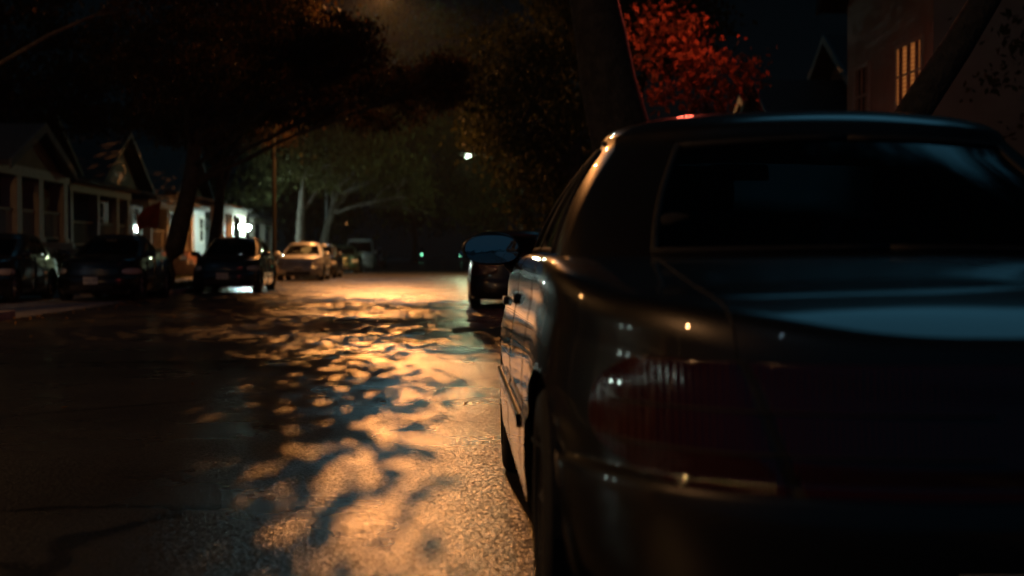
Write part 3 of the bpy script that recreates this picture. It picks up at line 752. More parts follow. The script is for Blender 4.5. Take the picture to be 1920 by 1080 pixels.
class Car:
    def __init__(s, **k):
        d = dict(L=4.85, W=.91, wr=1.02, wf=3.80, tr=.33, arch=.385,
                 deck=([0, .03, .25, .6, 1.1, 1.6, 3.4, 3.7, 4.3, 4.7, 4.85], [.765, .776, .872, .930, 1.005, 1.015, .985, .94, .84, .73, .66]),
                 crown=([0, 1.1, 3.6, 4.85], [.045, .04, .05, .05]),
                 roof=([1.4, 1.75, 2.3, 2.9, 3.3], [1.42, 1.455, 1.475, 1.45, 1.40]), rcrown=.045,
                 gb=(.80, .93, 3.78), gt=(.585, 1.42, 2.78), gR=(.62, .75), gn=(2.9, 3.0),
                 Rr=1.0, nr=2.9, Rf=1.15, nf=2.7, paint='paint_grey', lo=False, doors=(1.62, 2.55, 3.45), wag=False,
                 lamp_r=(.115, .98, .50, .775), lid=True, cR=(.44, 1.13, 1.50, 1.53, 1.90, 2.42))
        d.update(k); s.__dict__.update(d)
        # rings: (kind, zval, inset, dYr, dYf)
        s.rings = [('a', .17, .10, .16, .20), ('a', .20, .045, .06, .09), ('a', .28, .012, .015, .03), ('a', .38, .002, .0, .0), ('a', .50, .0, .0, .0),
                   ('f', .0, .0, .012, .02), ('f', .06, .010, .035, .06), ('f', .3, .006, .035, .09), ('f', .55, .012, .04, .13), ('f', .8, .024, .045, .17), ('f', 1.0, .038, .052, .22),
                   ('d', .060, .042, .056, .24), ('d', .028, .052, .066, .27), ('d', .008, .066, .080, .30), ('d', .0, .085, .100, .34)]
        s.T = len(s.rings)-1
    def F(s, x, y):
        return cr_interp(*s.deck, y) + cr_interp(*s.crown, y)*(1-min(1, (x/s.W)**2))
    def outline(s, c, W, Yr, Yf, Rr, nr, Rf, nf):
        if c <= 1:
            p = c*PI/2
            return W*max(0, math.sin(p))**(2/nr), Yr+Rr-Rr*max(0, math.cos(p))**(2/nr)
        if c < 2:
            return W, Yr+Rr + (Yf-Rf-Yr-Rr)*(c-1)
        p = (3-c)*PI/2
        return W*max(0, math.sin(p))**(2/nf), Yf-Rf+Rf*max(0, math.cos(p))**(2/nf)
    def P(s, c, t):
        t = max(0, min(s.T, t)); i = min(int(t), s.T-1); f = t-i
        def ring(i):
            k, z, ins, dr, df = s.rings[i]
            x, y = s.outline(c, s.W-ins, dr, s.L-df, s.Rr, s.nr, s.Rf, s.nf)
            Fz = s.F(x, y)
            if k == 'f': z = .52 + (Fz-.13-.52)*z
            elif k == 'd': z = Fz - z
            return Vector((x, y, z))
        return ring(i).lerp(ring(i+1), f)
    def N(s, c, t):
        e = .01
        a = s.P(min(3, c+e), t)-s.P(max(0, c-e), t); b = s.P(c, min(s.T, t+e*3))-s.P(c, max(0, t-e*3))
        n = b.cross(a)
        n.normalize()
        p = s.P(c, t)
        if n.x*p.x + n.y*(p.y-s.L/2) < 0: n = -n
        return n
    def t_of_z(s, c, z):
        lo, hi = 0, s.T
        for _ in range(22):
            m = (lo+hi)/2
            if s.P(c, m).z < z: lo = m
            else: hi = m
        return (lo+hi)/2
    def c_of_y(s, y, t=6):
        lo, hi = .3, 2.9
        for _ in range(24):
            m = (lo+hi)/2
            if s.P(m, t).y < y: lo = m
            else: hi = m
        return (lo+hi)/2
    def c_of_x_rear(s, x, t=6):
        lo, hi = 0, 1
        for _ in range(24):
            m = (lo+hi)/2
            if s.P(m, t).x < x: lo = m
            else: hi = m
        return (lo+hi)/2
    def c_of_x_front(s, x, t=6):
        lo, hi = 2, 3
        for _ in range(24):
            m = (lo+hi)/2
            if s.P(m, t).x > x: lo = m
            else: hi = m
        return (lo+hi)/2
    # greenhouse
    def G(s, c, t):
        """t 0..1 window band, 1..2 rounding into the roof"""
        tt = min(t, 1.0)
        l = lambda i: s.gb[i] + (s.gt[i]-s.gb[i])*tt
        bul = .028*math.sin(PI*tt)
        W, Yr, Yf = l(0)+bul, l(1)-bul*.3, l(2)+bul*1.0
        if t > 1:
            a = (t-1)*PI/2
            ins = .13*(1-math.cos(a)); W -= ins*.8; Yr += ins*1.4; Yf -= ins*1.4
        x, y = s.outline(c, W, Yr, Yf, s.gR[0], s.gn[0], s.gR[1], s.gn[1])
        zb = s.F(x, y) - .012
        zr = s.RZ(x, y)
        zt = zr - .06
        z = zb + (zt-zb)*tt
        if t > 1: z = zt + (zr-zt)*math.sin((t-1)*PI/2)
        return Vector((x, y, z))
    def RZ(s, x, y):
        return cr_interp(*s.roof, y) + s.rcrown*(1-min(1, (x/s.gt[0])**2))

def grid_mesh(bm, fn, cs, ts, skip=None, only=None, mirror=True):
    """faces of fn over c x t, on both sides of the car"""
    for sgn in ((1, -1) if mirror else (1,)):
        V = {}
        for i, c in enumerate(cs):
            for j, t in enumerate(ts):
                p = fn(c, t); V[i, j] = bm.verts.new((p.x*sgn, p.y, p.z))
        for i in range(len(cs)-1):
            for j in range(len(ts)-1):
                cm, tm = (cs[i]+cs[i+1])/2, (ts[j]+ts[j+1])/2
                if skip and skip(cm, tm): continue
                if only and not only(cm, tm): continue
                q = (V[i, j], V[i+1, j], V[i+1, j+1], V[i, j+1])
                try: bm.faces.new(q if sgn > 0 else q[::-1])
                except ValueError: pass

def clean(bm, d=2e-4):
    bmesh.ops.remove_doubles(bm, verts=bm.verts, dist=d)
    bmesh.ops.dissolve_degenerate(bm, dist=1e-5, edges=bm.edges)
    loose = [v for v in bm.verts if not v.link_faces]
    bmesh.ops.delete(bm, geom=loose, context='VERTS')
    bmesh.ops.recalc_face_normals(bm, faces=bm.faces)

def ribbon(bm, pts, nrm, wd, up):
    """thin raised strip along pts lying on a surface with normals nrm"""
    n = len(pts); A = []; 
    for i in range(n):
        d = (pts[min(n-1, i+1)]-pts[max(0, i-1)]).normalized(); s = d.cross(nrm[i]).normalized()*wd/2
        A.append([bm.verts.new(p) for p in (pts[i]-s-nrm[i]*.003, pts[i]-s*.8+nrm[i]*up, pts[i]+s*.8+nrm[i]*up, pts[i]+s-nrm[i]*.003)])
    for i in range(n-1):
        for k in range(3): bm.faces.new((A[i][k], A[i+1][k], A[i+1][k+1], A[i][k+1]))

def lin(a, b, n): return [a+(b-a)*i/(n-1) for i in range(n)]

def arch_cut(bm, car, rad):
    for yw in (car.wr, car.wf):
        zw = car.tr
        ins = lambda v: (v.co.y-yw)**2+(v.co.z-zw)**2 < rad*rad and abs(v.co.x) > .5
        dele = [f for f in bm.faces if all(ins(v) for v in f.verts)]
        bmesh.ops.delete(bm, geom=dele, context='FACES')
        for v in bm.verts:
            if ins(v) and v.link_faces:
                dy, dz = v.co.y-yw, v.co.z-zw; r = math.hypot(dy, dz)
                if r > 1e-4: v.co.y = yw+dy/r*rad; v.co.z = zw+dz/r*rad
        loose = [v for v in bm.verts if not v.link_faces]
        bmesh.ops.delete(bm, geom=loose, context='VERTS')

def build_car(name, label, cat, group, car, loc, rz, hi=False, plate=None, front=True, rear=True, interior=False, extra_mirrorless=False):
    root = empty(name, loc, rz, label, cat, group)
    oy = car.L/2
    P_ = M[car.paint]
    def fin(nm, bm, m, parent=root, smooth=True, cl=False):
        if cl: clean(bm)
        for v in bm.verts: v.co.y -= oy
        return from_bm(nm, bm, m, parent, smooth)
    k = 3 if hi else 1
    d1, d2, d3 = car.doors
    gap = .0035
    cy = [car.c_of_y(d) for d in (d1-gap, d1+gap, d2-gap, d2+gap, d3-gap, d3+gap)]
    ends = lambda a, b, n: lin(a, b, n)[:-1]
    cs = ends(0, 1, 14*k) + ends(1, cy[0], 7*k) + [cy[0]] + ends(cy[1], cy[2], 6*k) + [cy[2]] + ends(cy[3], cy[4], 6*k) + [cy[4]] + ends(cy[5], 2, 4*k) + lin(2, 3, 16*k)
    cs = sorted(set(round(c, 6) for c in cs))
    ts = []
    for i in range(car.T):
        ts += ends(i, i+1, (3 if hi else 2) + (3 if hi and 4 < i < 11 else 0))
    ts.append(car.T)
    tsill = 1.0
    door_r = lambda c, t: cy[1] < c < cy[2] and t > tsill
    door_f = lambda c, t: cy[3] < c < cy[4] and t > tsill
    gapf = lambda c, t: (cy[0] < c < cy[1] or cy[2] < c < cy[3] or cy[4] < c < cy[5]) and t > tsill
    bump_r = lambda c, t: c < .93 and t < 5.0
    bump_f = lambda c, t: c > 2.2 and t < 5.0
    bm = bmesh.new()
    grid_mesh(bm, car.P, cs, ts, skip=lambda c, t: door_r(c, t) or door_f(c, t) or gapf(c, t) or bump_r(c, t) or bump_f(c, t))
    # the deck, bonnet and scuttle between the two shoulder lines
    nx = 10*k
    V = {}
    for i, c in enumerate(cs):
        p = car.P(c, car.T)
        for j in range(nx+1):
            x = p.x*(-1+2*j/nx); V[i, j] = bm.verts.new((x, p.y, car.F(x, p.y)))
    for i in range(len(cs)-1):
        for j in range(nx): bm.faces.new((V[i, j], V[i, j+1], V[i+1, j+1], V[i+1, j]))
    clean(bm)
    arch_cut(bm, car, car.arch)
    # cut out the boot lid and the bonnet
    gb1 = car.gb[1]
    def cut(cond, p1, p2, axisv):
        fs = [f for f in bm.faces if cond(f.calc_center_median())]
        geom = list({v for f in fs for v in f.verts}) + list({e for f in fs for e in f.edges}) + fs
        d = (Vector(p2)-Vector(p1)); n = d.cross(Vector(axisv)).normalized()
        bmesh.ops.bisect_plane(bm, geom=geom, plane_co=p1, plane_no=n, dist=1e-5)
    ze = car.F(.50, .05)
    xt, xb2, xd = (.57, .455, .63) if hi else (.50, .385, .55)
    zlo = .505
    lidx_r = lambda z: xb2 + (xt-xb2)*(z-zlo)/(ze-zlo)
    lidx_d = lambda y: xt + (xd-xt)*max(0, y-.1)/(gb1-.1)
    for sg in (1, -1):
        cut(lambda c: c.y < .34 and c.z < ze+.03 and c.z > zlo-.12, (sg*xb2, 0, zlo), (sg*xt, 0, ze), (0, 1, 0))
        cut(lambda c: c.y < gb1+.5 and c.z > ze-.05, (sg*xt, .1, ze), (sg*xd, gb1, ze), (0, 0, 1))
        cut(lambda c: c.y > car.gb[2]-.5 and c.z > .6, (sg*.70, car.gb[2], .9), (sg*.52, car.L-.2, .7), (0, 0, 1))
    cut(lambda c: c.y < .3 and c.z < ze, (-1, 0, zlo), (1, 0, zlo), (0, 1, 0))
    hoodx = lambda y: .70 - (.18)*(y-car.gb[2])/(car.L-.2-car.gb[2])
    zhood = .60
    def is_lid(c):
        if c.y > gb1+.35: return False
        if c.z > ze-.02 and c.y > .06: return abs(c.x) < lidx_d(c.y)+.001 and c.z > ze-.02
        return c.y < .34 and zlo < c.z <= ze+.03 and abs(c.x) < min(lidx_r(c.z), xt)+.001
    def is_hood(c): return c.y > car.gb[2]-.35 and abs(c.x) < hoodx(c.y) and c.z > car.F(c.x, c.y)-.045
    lid = [f for f in bm.faces if car.lid and is_lid(f.calc_center_median())]
    hood = [f for f in bm.faces if is_hood(f.calc_center_median())]
    def take(fs, nm):
        nb = bmesh.new(); mp = {}
        for f in fs:
            vs = []
            for v in f.verts:
                if v not in mp: mp[v] = nb.verts.new(v.co)
                vs.append(mp[v])
            nb.faces.new(vs)
        edges = [e for e in nb.edges if len(e.link_faces) == 1]
        seam = [(e.verts[0].co.copy(), e.verts[1].co.copy()) for e in edges]
        pn = fin(nm, nb, P_)
        sb = bmesh.new()
        for a, b in seam:
            if (a-b).length > 1e-4: tube(sb, [a, b], .0035 if hi else .006, 5, cap=False)
        fin('panel_gap', sb, M['rubber'], pn, smooth=False)
        return seam
    seams = []
    if lid: seams += take(lid, 'boot_lid')
    if hood: seams += take(hood, 'bonnet')
    bmesh.ops.delete(bm, geom=lid+hood, context='FACES')
    body = fin('body', bm, P_)
    # doors
    for sg in (1, -1):
        for nm, test, ca, cb, dy in (('door', door_f, cy[3], cy[4], d3), ('door', door_r, cy[1], cy[2], d2)):
            bm = bmesh.new()
            cc = sorted(set([c for c in cs if ca-1e-6 <= c <= cb+1e-6]))
            tt = [t for t in ts if t >= tsill-1e-6]
            W_ = {}
            for i, c in enumerate(cc):
                for j, t in enumerate(tt):
                    p = car.P(c, t); W_[i, j] = bm.verts.new((p.x*sg, p.y, p.z))
            for i in range(len(cc)-1):
                for j in range(len(tt)-1): bm.faces.new((W_[i, j], W_[i+1, j], W_[i+1, j+1], W_[i, j+1]))
            # returned edge
            for col in (0, len(cc)-1):
                for j in range(len(tt)-1):
                    a, b = W_[col, j], W_[col, j+1]
                    bm.faces.new((a, b, bm.verts.new(b.co-Vector((sg*.03, 0, 0))), bm.verts.new(a.co-Vector((sg*.03, 0, 0)))))
            clean(bm); arch_cut(bm, car, car.arch+.0)
            door = fin(nm, bm, P_)
            # handle
            ch = car.c_of_y(dy-.13); th = car.t_of_z(ch, car.F(.8, dy)-.17); p = car.P(ch, th)
            bm = bmesh.new(); bx(bm, sg*p.x-.02, sg*p.x+.028, dy-.22, dy-.06, p.z-.018, p.z+.018, .008)
            fin('handle', bm, P_, door)
            # rub strip
            a, b = (d2+.01, d3-.01) if dy == d3 else (d1+.01, d2-.01)
            pts = []; nr = []
            for y in lin(a, b, 8):
                c = car.c_of_y(y); t = car.t_of_z(c, .50); q = car.P(c, t); pts.append(Vector((q.x*sg, q.y, q.z))); nn = car.N(c, t); nr.append(Vector((nn.x*sg, nn.y, nn.z)))
            bm = bmesh.new(); ribbon(bm, pts, nr, .05, .012); fin('rub_strip', bm, P_, door)
    # bumpers
    for nm, cnd in (('rear_bumper', bump_r), ('front_bumper', bump_f)):
        bm = bmesh.new(); grid_mesh(bm, car.P, cs, ts, only=cnd); clean(bm); arch_cut(bm, car, car.arch); b_ = fin(nm, bm, P_)
        bm = bmesh.new()
        c0, c1 = (.0, .93) if nm == 'rear_bumper' else (2.2, 3)
        for sg in (1, -1):
            pts = []; nr = []
            for c in lin(c0, c1, 14*k):
                q = car.P(c, 4.98); nn = car.N(c, 4.9); pts.append(Vector((q.x*sg, q.y, q.z))); nr.append(Vector((nn.x*sg, nn.y, nn.z)))
            ribbon(bm, pts, nr, .012, .002)
        fin('bumper_gap', bm, M['rubber'], b_)
    # underbody, wheel wells
    bm = bmesh.new(); bx(bm, -.74, .74, .35, car.L-.35, .17, .42); bx(bm, -.8, .8, car.wr+.45, car.wf-.45, .165, .75)
    bx(bm, -.60, .60, .25, car.L-.4, .42, .60)
    fin('underbody', bm, M['rubber'], smooth=False)
    for yw in (car.wr, car.wf):
        for sg in (1, -1):
            bm = bmesh.new()
            n = 18
            r = car.arch-.004
            A = [[bm.verts.new((sg*x, yw+math.cos(PI*1.3*i/n-.15*PI)*r, car.tr+math.sin(PI*1.3*i/n-.15*PI)*r)) for i in range(n+1)] for x in (car.W-.035, .58)]
            for i in range(n): bm.faces.new((A[0][i], A[0][i+1], A[1][i+1], A[1][i]))
            bm.faces.new(A[1])
            fin('wheel_well', bm, M['rubber'], smooth=False)
            wh = empty('wheel', (0, 0, 0)); wh.parent = root
            cx = sg*(car.W-.125)
            bm = bmesh.new()
            tr = car.tr
            prof = [(tr*.60, -.09), (tr*.72, -.105), (tr*.93, -.10), (tr*.995, -.085), (tr, 0), (tr*.995, .085), (tr*.93, .10), (tr*.72, .105), (tr*.60, .09)]
            lathe(bm, prof, (cx, yw, tr), 'x', 40, closed=True)
            fin('tyre', bm, M['tyre'], wh)
            bm = bmesh.new()
            lathe(bm, [(tr*.62, .098*sg), (tr*.64, .085*sg), (tr*.60, .05*sg), (tr*.56, -.05*sg)], (cx, yw, tr), 'x', 40)
            bmesh.ops.delete(bm, geom=[f for f in bm.faces if len(f.verts) > 8], context='FACES')
            lathe(bm, [(0, .075*sg), (.035, .078*sg), (.06, .06*sg), (.06, -.02*sg)], (cx, yw, tr), 'x', 20)
            for q in range(7):
                a = 2*PI*q/7
                pa = [Vector((cx+.062*sg, yw+math.cos(a)*rr_, tr+math.sin(a)*rr_)) for rr_ in (.04, tr*.35, tr*.61)]
                tube(bm, pa, [.026, .022, .028], 6)
            fin('rim', bm, M['rim'], wh)
            bm = bmesh.new(); lathe(bm, [(0, 0), (tr*.55, 0), (tr*.55, .01), (0, .01)], (cx-.02*sg, yw, tr), 'x', 24); fin('brake_disc', bm, M['rubber'], wh, False)
    # greenhouse
    c1, c2, c3, c4, c5, c6 = car.cR
    gcs = ends(0, c1, 8*k)+ends(c1, 1, 5*k)+ends(1, c2, 3)+ends(c2, c3, 5*k)+ends(c3, c4, 3)+ends(c4, c5, 5*k)+ends(c5, 2.0, 3)+ends(2.0, c6, 4*k)+lin(c6, 3, 8*k)
    g0, g1 = .07, .93
    gts = [0, g0*.5]+ends(g0, g1, 5*k)+[g1, 1.0]+lin(1.15, 2, 6)
    def zone(c, t):
        if t < g0 or t > g1: return None
        if c < c1: return 'rear_window'
        if c2 < c < c3: return 'rear_side_window'
        if c4 < c < c5: return 'front_side_window'
        if c > c6: return 'windscreen'
        return None
    bm = bmesh.new()
    grid_mesh(bm, car.G, gcs, gts, skip=lambda c, t: zone(c, t) is not None)
    V = {}
    for i, c in enumerate(gcs):
        p = car.G(c, 2)
        for j in range(nx+1):
            x = p.x*(-1+2*j/nx); V[i, j] = bm.verts.new((x, p.y, car.RZ(x, p.y)))
    for i in range(len(gcs)-1):
        for j in range(nx): bm.faces.new((V[i, j], V[i, j+1], V[i+1, j+1], V[i+1, j]))
    clean(bm)
    roof = fin('roof', bm, P_)
    def loop_pts(ca, cb, sg, both=False):
        a = [(c, g0) for c in lin(ca, cb, 12)] + [(cb, t) for t in lin(g0, g1, 8)[1:]] + [(c, g1) for c in lin(cb, ca, 12)[1:]] + [(ca, t) for t in lin(g1, g0, 8)[1:]]
        out = []
        for c, t in a: q = car.G(c, t); out.append(Vector((q.x*sg, q.y, q.z)))
        return out
    for zn, (ca, cb) in (('rear_window', (0, c1)), ('rear_side_window', (c2, c3)), ('front_side_window', (c4, c5)), ('windscreen', (c6, 3))):
        cc = [c for c in gcs if ca-1e-6 <= c <= cb+1e-6]; tt = [t for t in gts if g0-1e-6 <= t <= g1+1e-6]
        side = 'side' in zn
        for sg in ((1, -1) if side else (0,)):
            bm = bmesh.new()
            for s2 in ((sg,) if sg else (1, -1)):
                W_ = {}
                for i, c in enumerate(cc):
                    for j, t in enumerate(tt):
                        q = car.G(c, t); W_[i, j] = bm.verts.new((q.x*s2, q.y, q.z))
                for i in range(len(cc)-1):
                    for j in range(len(tt)-1): bm.faces.new((W_[i, j], W_[i+1, j], W_[i+1, j+1], W_[i, j+1]))
            clean(bm)
            wn = fin('side_window' if side else zn, bm, M['glass_side' if side else 'glass'])
            bm = bmesh.new()
            if side:
                tube(bm, loop_pts(ca, cb, sg), .011, 6)
                fin('window_seal', bm, M['rubber'], wn)
                bm = bmesh.new()
                pts = [car.G(c, 1.02) for c in lin(ca, cb, 12)]
                tube(bm, [Vector((q.x*sg*1.004+.004*sg, q.y, q.z)) for q in pts], .010, 6)
                fin('window_trim', bm, P_, wn)
            else:
                if ca == 0: path = [(c, g0) for c in lin(0, cb, 14)]+[(cb, t) for t in lin(g0, g1, 9)[1:]]+[(c, g1) for c in lin(cb, 0, 14)[1:]]
                else: path = [(c, g0) for c in lin(3, ca, 14)]+[(ca, t) for t in lin(g0, g1, 9)[1:]]+[(c, g1) for c in lin(ca, 3, 14)[1:]]
                for s2 in (1, -1):
                    tube(bm, [Vector((car.G(c, t).x*s2, car.G(c, t).y, car.G(c, t).z)) for c, t in path], .012, 6)
                fin('window_seal', bm, M['rubber'], wn)
    # mirrors
    ym = car.gb[2]-.42
    for sg in (-1, 1):
        xm = sg*(car.W+.04); zm = car.F(.8, ym)+.045
        bm = bmesh.new()
        bmesh.ops.create_uvsphere(bm, u_segments=28, v_segments=18, radius=1)
        for v in bm.verts:
            x, y, z = v.co
            yy = y*.13 if y > 0 else y*.02
            v.co = Vector((xm+x*.135, ym+yy, zm+z*(.078 if z > 0 else .072) + .004*x*sg))
        mh = fin('mirror_housing', bm, P_)
        bm = bmesh.new()
        n = 32
        ring = [bm.verts.new((xm+math.copysign(abs(math.cos(2*PI*q/n))**.8, math.cos(2*PI*q/n))*.118, ym-.0225, zm+math.copysign(abs(math.sin(2*PI*q/n))**.8, math.sin(2*PI*q/n))*.062)) for q in range(n)]
        cen = bm.verts.new((xm, ym-.0245, zm))
        for q in range(n): bm.faces.new((ring[q], ring[(q+1) % n], cen))
        fin('mirror_face', bm, M['mirror'], mh)
        bm = bmesh.new(); tube(bm, [(xm-sg*.08, ym+.05, zm-.03), (sg*(car.W-.06), ym+.12, zm-.07), (sg*(car.W-.14), ym+.14, zm-.08)], [.045, .038, .05], 10)
        fin('mirror_arm', bm, M['plastic'], mh)
    # lamps
    def lamp(nm, c0, c1_, z0, z1, m, rearc, n=14, off=.006, ex=2.6):
        for sg in (1, -1):
            bm = bmesh.new(); rings = []
            cm, ch, zm_, zh = (c0+c1_)/2, (c1_-c0)/2, (z0+z1)/2, (z1-z0)/2
            NN = 48 if hi else 20
            for r_ in (0, .25, .5, .75, .92, 1.0, 1.02):
                ring = []
                for q in range(NN):
                    a = 2*PI*q/NN
                    rr = min(r_, 1.0)
                    u = math.copysign(abs(math.cos(a))**(2/ex), math.cos(a))*rr; v = math.copysign(abs(math.sin(a))**(2/ex), math.sin(a))*rr
                    c = max(0.001, min(2.999, cm+u*ch)); z = zm_+v*zh
                    t = car.t_of_z(c, z); p = car.P(c, t); nn = car.N(c, t)
                    o_ = off*(1 if r_ < .95 else .5 if r_ == 1.0 else -1.0)
                    p = p+nn*o_
                    ring.append(bm.verts.new((p.x*sg, p.y, p.z)))
                rings.append(ring)
            for i in range(len(rings)-1):
                for q in range(NN): bm.faces.new((rings[i][q], rings[i][(q+1) % NN], rings[i+1][(q+1) % NN], rings[i+1][q]))
            clean(bm)
            o = fin(nm, bm, M[m])
            bm = bmesh.new()
            pts = []
            for q in range(NN+1):
                a = 2*PI*q/NN
                c = max(0.001, min(2.999, cm+math.copysign(abs(math.cos(a))**(2/ex), math.cos(a))*ch)); z = zm_+math.copysign(abs(math.sin(a))**(2/ex), math.sin(a))*zh
                p = car.P(c, car.t_of_z(c, z)); pts.append(Vector((p.x*sg, p.y, p.z)))
            tube(bm, pts, .005, 6, cap=False); fin('lamp_seal', bm, M['rubber'], o)
    def band(nm, fa, fb, z0, z1, m, off=.006):
        for sg in (1, -1):
            bm = bmesh.new(); W_ = {}; nu, nv = 30, 22
            for j in range(nv+1):
                v = j/nv; z = z0+(z1-z0)*(1-math.cos(PI*v))/2
                ca, cb = fa(z, v), fb(z, v)
                for i in range(nu+1):
                    c = max(.0005, ca+(cb-ca)*math.sin(PI/2*i/nu)); t = car.t_of_z(c, z); p = car.P(c, t)
                    edge = min(i if ca > .01 else 9, nu-i, j, nv-j)
                    p = p+car.N(c, t)*(off if edge > 0 else -.004)
                    W_[i, j] = bm.verts.new((p.x*sg, p.y, p.z))
            for i in range(nu):
                for j in range(nv): bm.faces.new((W_[i, j], W_[i+1, j], W_[i+1, j+1], W_[i, j+1]))
            clean(bm); fin(nm, bm, M[m])
    if rear and hi:
        z0, z1 = .515, ze-.022
        cg = lambda z: car.c_of_x_rear(lidx_r(z), car.t_of_z(.5, z))
        end = lambda z, v: cg(z) + (.655-cg(z))*(1-abs(2*((z-z0)/(z1-z0))-1.1)**2.6*.42 if abs(2*((z-z0)/(z1-z0))-1.1) > 0 else 1)
        band('taillight', lambda z, v: cg(z)+.008, end, z0, z1, 'red_lens')
        band('reflector_panel', lambda z, v: 0.0, lambda z, v: cg(z)-.008, z0, z1, 'red_lens')
        for sg in (1, -1):
            for zz in (.60, .69):
                bm = bmesh.new(); pts = []; nr = []
                for c in lin(.02, .60, 40):
                    t = car.t_of_z(c, zz); q = car.P(c, t); nn = car.N(c, t); pts.append(Vector((q.x*sg, q.y, q.z))+Vector((nn.x*sg, nn.y, nn.z))*.005); nr.append(Vector((nn.x*sg, nn.y, nn.z)))
                ribbon(bm, pts, nr, .007, .004); fin('lamp_divider', bm, M['rubber'])
        bm = bmesh.new(); yk = car.P(0, car.t_of_z(0, .47)).y; lathe(bm, [(0, -.012), (.014, -.012), (.018, 0), (.018, .02)], (0, yk, .47), 'y', 16); fin('lock', bm, M['chrome'])
    elif rear:
        x0, zz0, zz1 = car.lamp_r[0], car.lamp_r[2], car.lamp_r[3]
        lamp('taillight', car.c_of_x_rear(x0), car.lamp_r[1]*.86, zz0, zz1, 'red_lens', True)
    if front:
        zf = min(car.F(.6, car.L-.1)-.06, .72)
        lamp('headlight', 2.12, 2.62, zf-.13, zf, 'clear_lens', False)
        # grille
        bm = bmesh.new()
        for zz in lin(zf-.12, zf-.02, 4):
            for sg in (1, -1):
                pts = []; nr = []
                for c in lin(2.68, 3, 8):
                    t = car.t_of_z(c, zz); q = car.P(c, t); nn = car.N(c, t); pts.append(Vector((q.x*sg, q.y, q.z))); nr.append(Vector((nn.x*sg, nn.y, nn.z)))
                ribbon(bm, pts, nr, .016, .008)
        fin('grille', bm, M['chrome'])
        bm = bmesh.new(); bx(bm, -.45, .45, car.L-.04, car.L+.006, .25, .36, .01); fin('air_intake', bm, M['rubber'], smooth=False)
    for nm, yy, on in (('front', car.L+.012, front), ('rear', -.012, rear)):
        if not on: continue
        zz = .46 if nm == 'front' else .66
        if nm == 'rear': zz = .29 if hi else .66; yy = car.P(0, car.t_of_z(0, zz)).y-.012
        bm = bmesh.new(); bx(bm, -.155, .155, yy-.006, yy+.006, zz-.078, zz+.078, .003); pl = fin('licence_plate', bm, M['plate'], smooth=False)
        cu = bpy.data.curves.new('plate_text', 'FONT'); cu.body = plate or 'RVK 482'; cu.size = .085; cu.align_x = 'CENTER'; cu.align_y = 'CENTER'; cu.extrude = .001
        to = bpy.data.objects.new('tmp', cu); C.objects.link(to)
        me = bpy.data.meshes.new_from_object(to); bpy.data.objects.remove(to)
        sgn = 1 if nm == 'front' else -1
        me.transform(Matrix.Translation((0, yy-oy+sgn*.008, zz)) @ Matrix.Rotation(PI if sgn > 0 else 0, 4, 'Z') @ Matrix.Rotation(PI/2, 4, 'X'))
        link('plate_text', me, M['plate_ink'], pl)
    # interior
    zb_ = car.F(0, 2.0)
    for sx in (-.37, .37):
        for yy, n_ in ((2.05, 'seat'), (1.35, 'seat')):
            bm = bmesh.new()
            bx(bm, sx-.24, sx+.24, yy-.08, yy+.06, .5, zb_+.09, .05)
            for v in bm.verts: v.co.y -= (v.co.z-.5)*.22
            bx(bm, sx-.24, sx+.24, yy, yy+.48, .42, .56, .04)
            s_ = fin(n_, bm, M['fabric'])
            if hi and yy < 2: continue
            bm = bmesh.new(); y_ = yy-(zb_+.14-.5)*.22; bx(bm, sx-.13, sx+.13, y_-.05, y_+.05, zb_+.11, zb_+.27, .04); tube(bm, [(sx-.05, y_, zb_+.0), (sx-.05, y_, zb_+.15)], .008, 5); tube(bm, [(sx+.05, y_, zb_+.0), (sx+.05, y_, zb_+.15)], .008, 5)
            fin('headrest', bm, M['fabric'], s_)
    bm = bmesh.new(); bx(bm, -.70, .70, car.gb[2]-.85, car.gb[2]-.2, .6, car.F(0, 3.3)-.02, .05); fin('dashboard', bm, M['plastic'])
    bm = bmesh.new(); lathe(bm, [(.175, -.012), (.19, 0), (.175, .012), (.16, 0)], (-.37, car.gb[2]-1.0, car.F(0, 3)-.06), 'y', 28, closed=True)
    fin('steering_wheel', bm, M['plastic'])
    bm = bmesh.new(); bx(bm, -.60, .60, car.gb[1]+.22, 1.42, zb_-.06, zb_-.045); fin('parcel_shelf', bm, M['shelf'], smooth=False)
    bm = bmesh.new(); bx(bm, -.12, .12, car.gt[2]+.15, car.gt[2]+.18, car.RZ(0, car.gt[2])-.17, car.RZ(0, car.gt[2])-.11, .012); tube(bm, [(0, car.gt[2]+.17, car.RZ(0, car.gt[2])-.12), (0, car.gt[2]+.1, car.RZ(0, car.gt[2])-.02)], .01, 6); fin('rear_view_mirror', bm, M['plastic'])
    return root

near = Car(W=.98, Rr=1.25, nr=2.6, gb=(.87, .93, 3.78), gt=(.66, 1.42, 2.78))
X0 = 1.19
RY = 2.78
ncar = build_car('parked_car', 'dark metallic sedan parked at right kerb, seen closest from behind', 'car', None, near, (X0, RY+near.L/2, 0), R(0.0), hi=True)

# black car ahead
c_ahead = Car(paint='paint_black', L=4.7, wf=3.7, deck=([0, .25, .7, 1.1, 1.6, 3.4, 3.7, 4.3, 4.6, 4.7], [.90, .93, .96, .98, .99, .98, .95, .88, .80, .75]),
              roof=([1.0, 1.5, 2.2, 2.9, 3.3], [1.40, 1.44, 1.47, 1.44, 1.38]), gb=(.80, .75, 3.7), gt=(.62, 1.25, 2.75), lamp_r=(.38, .98, .62, .86), Rr=.7)
build_car('parked_car', 'black sedan parked further ahead on right behind the wing mirror', 'car', 'cars parked on the right', c_ahead, (1.20, 25.6+2.35, 0), 0, plate='LTM 306')

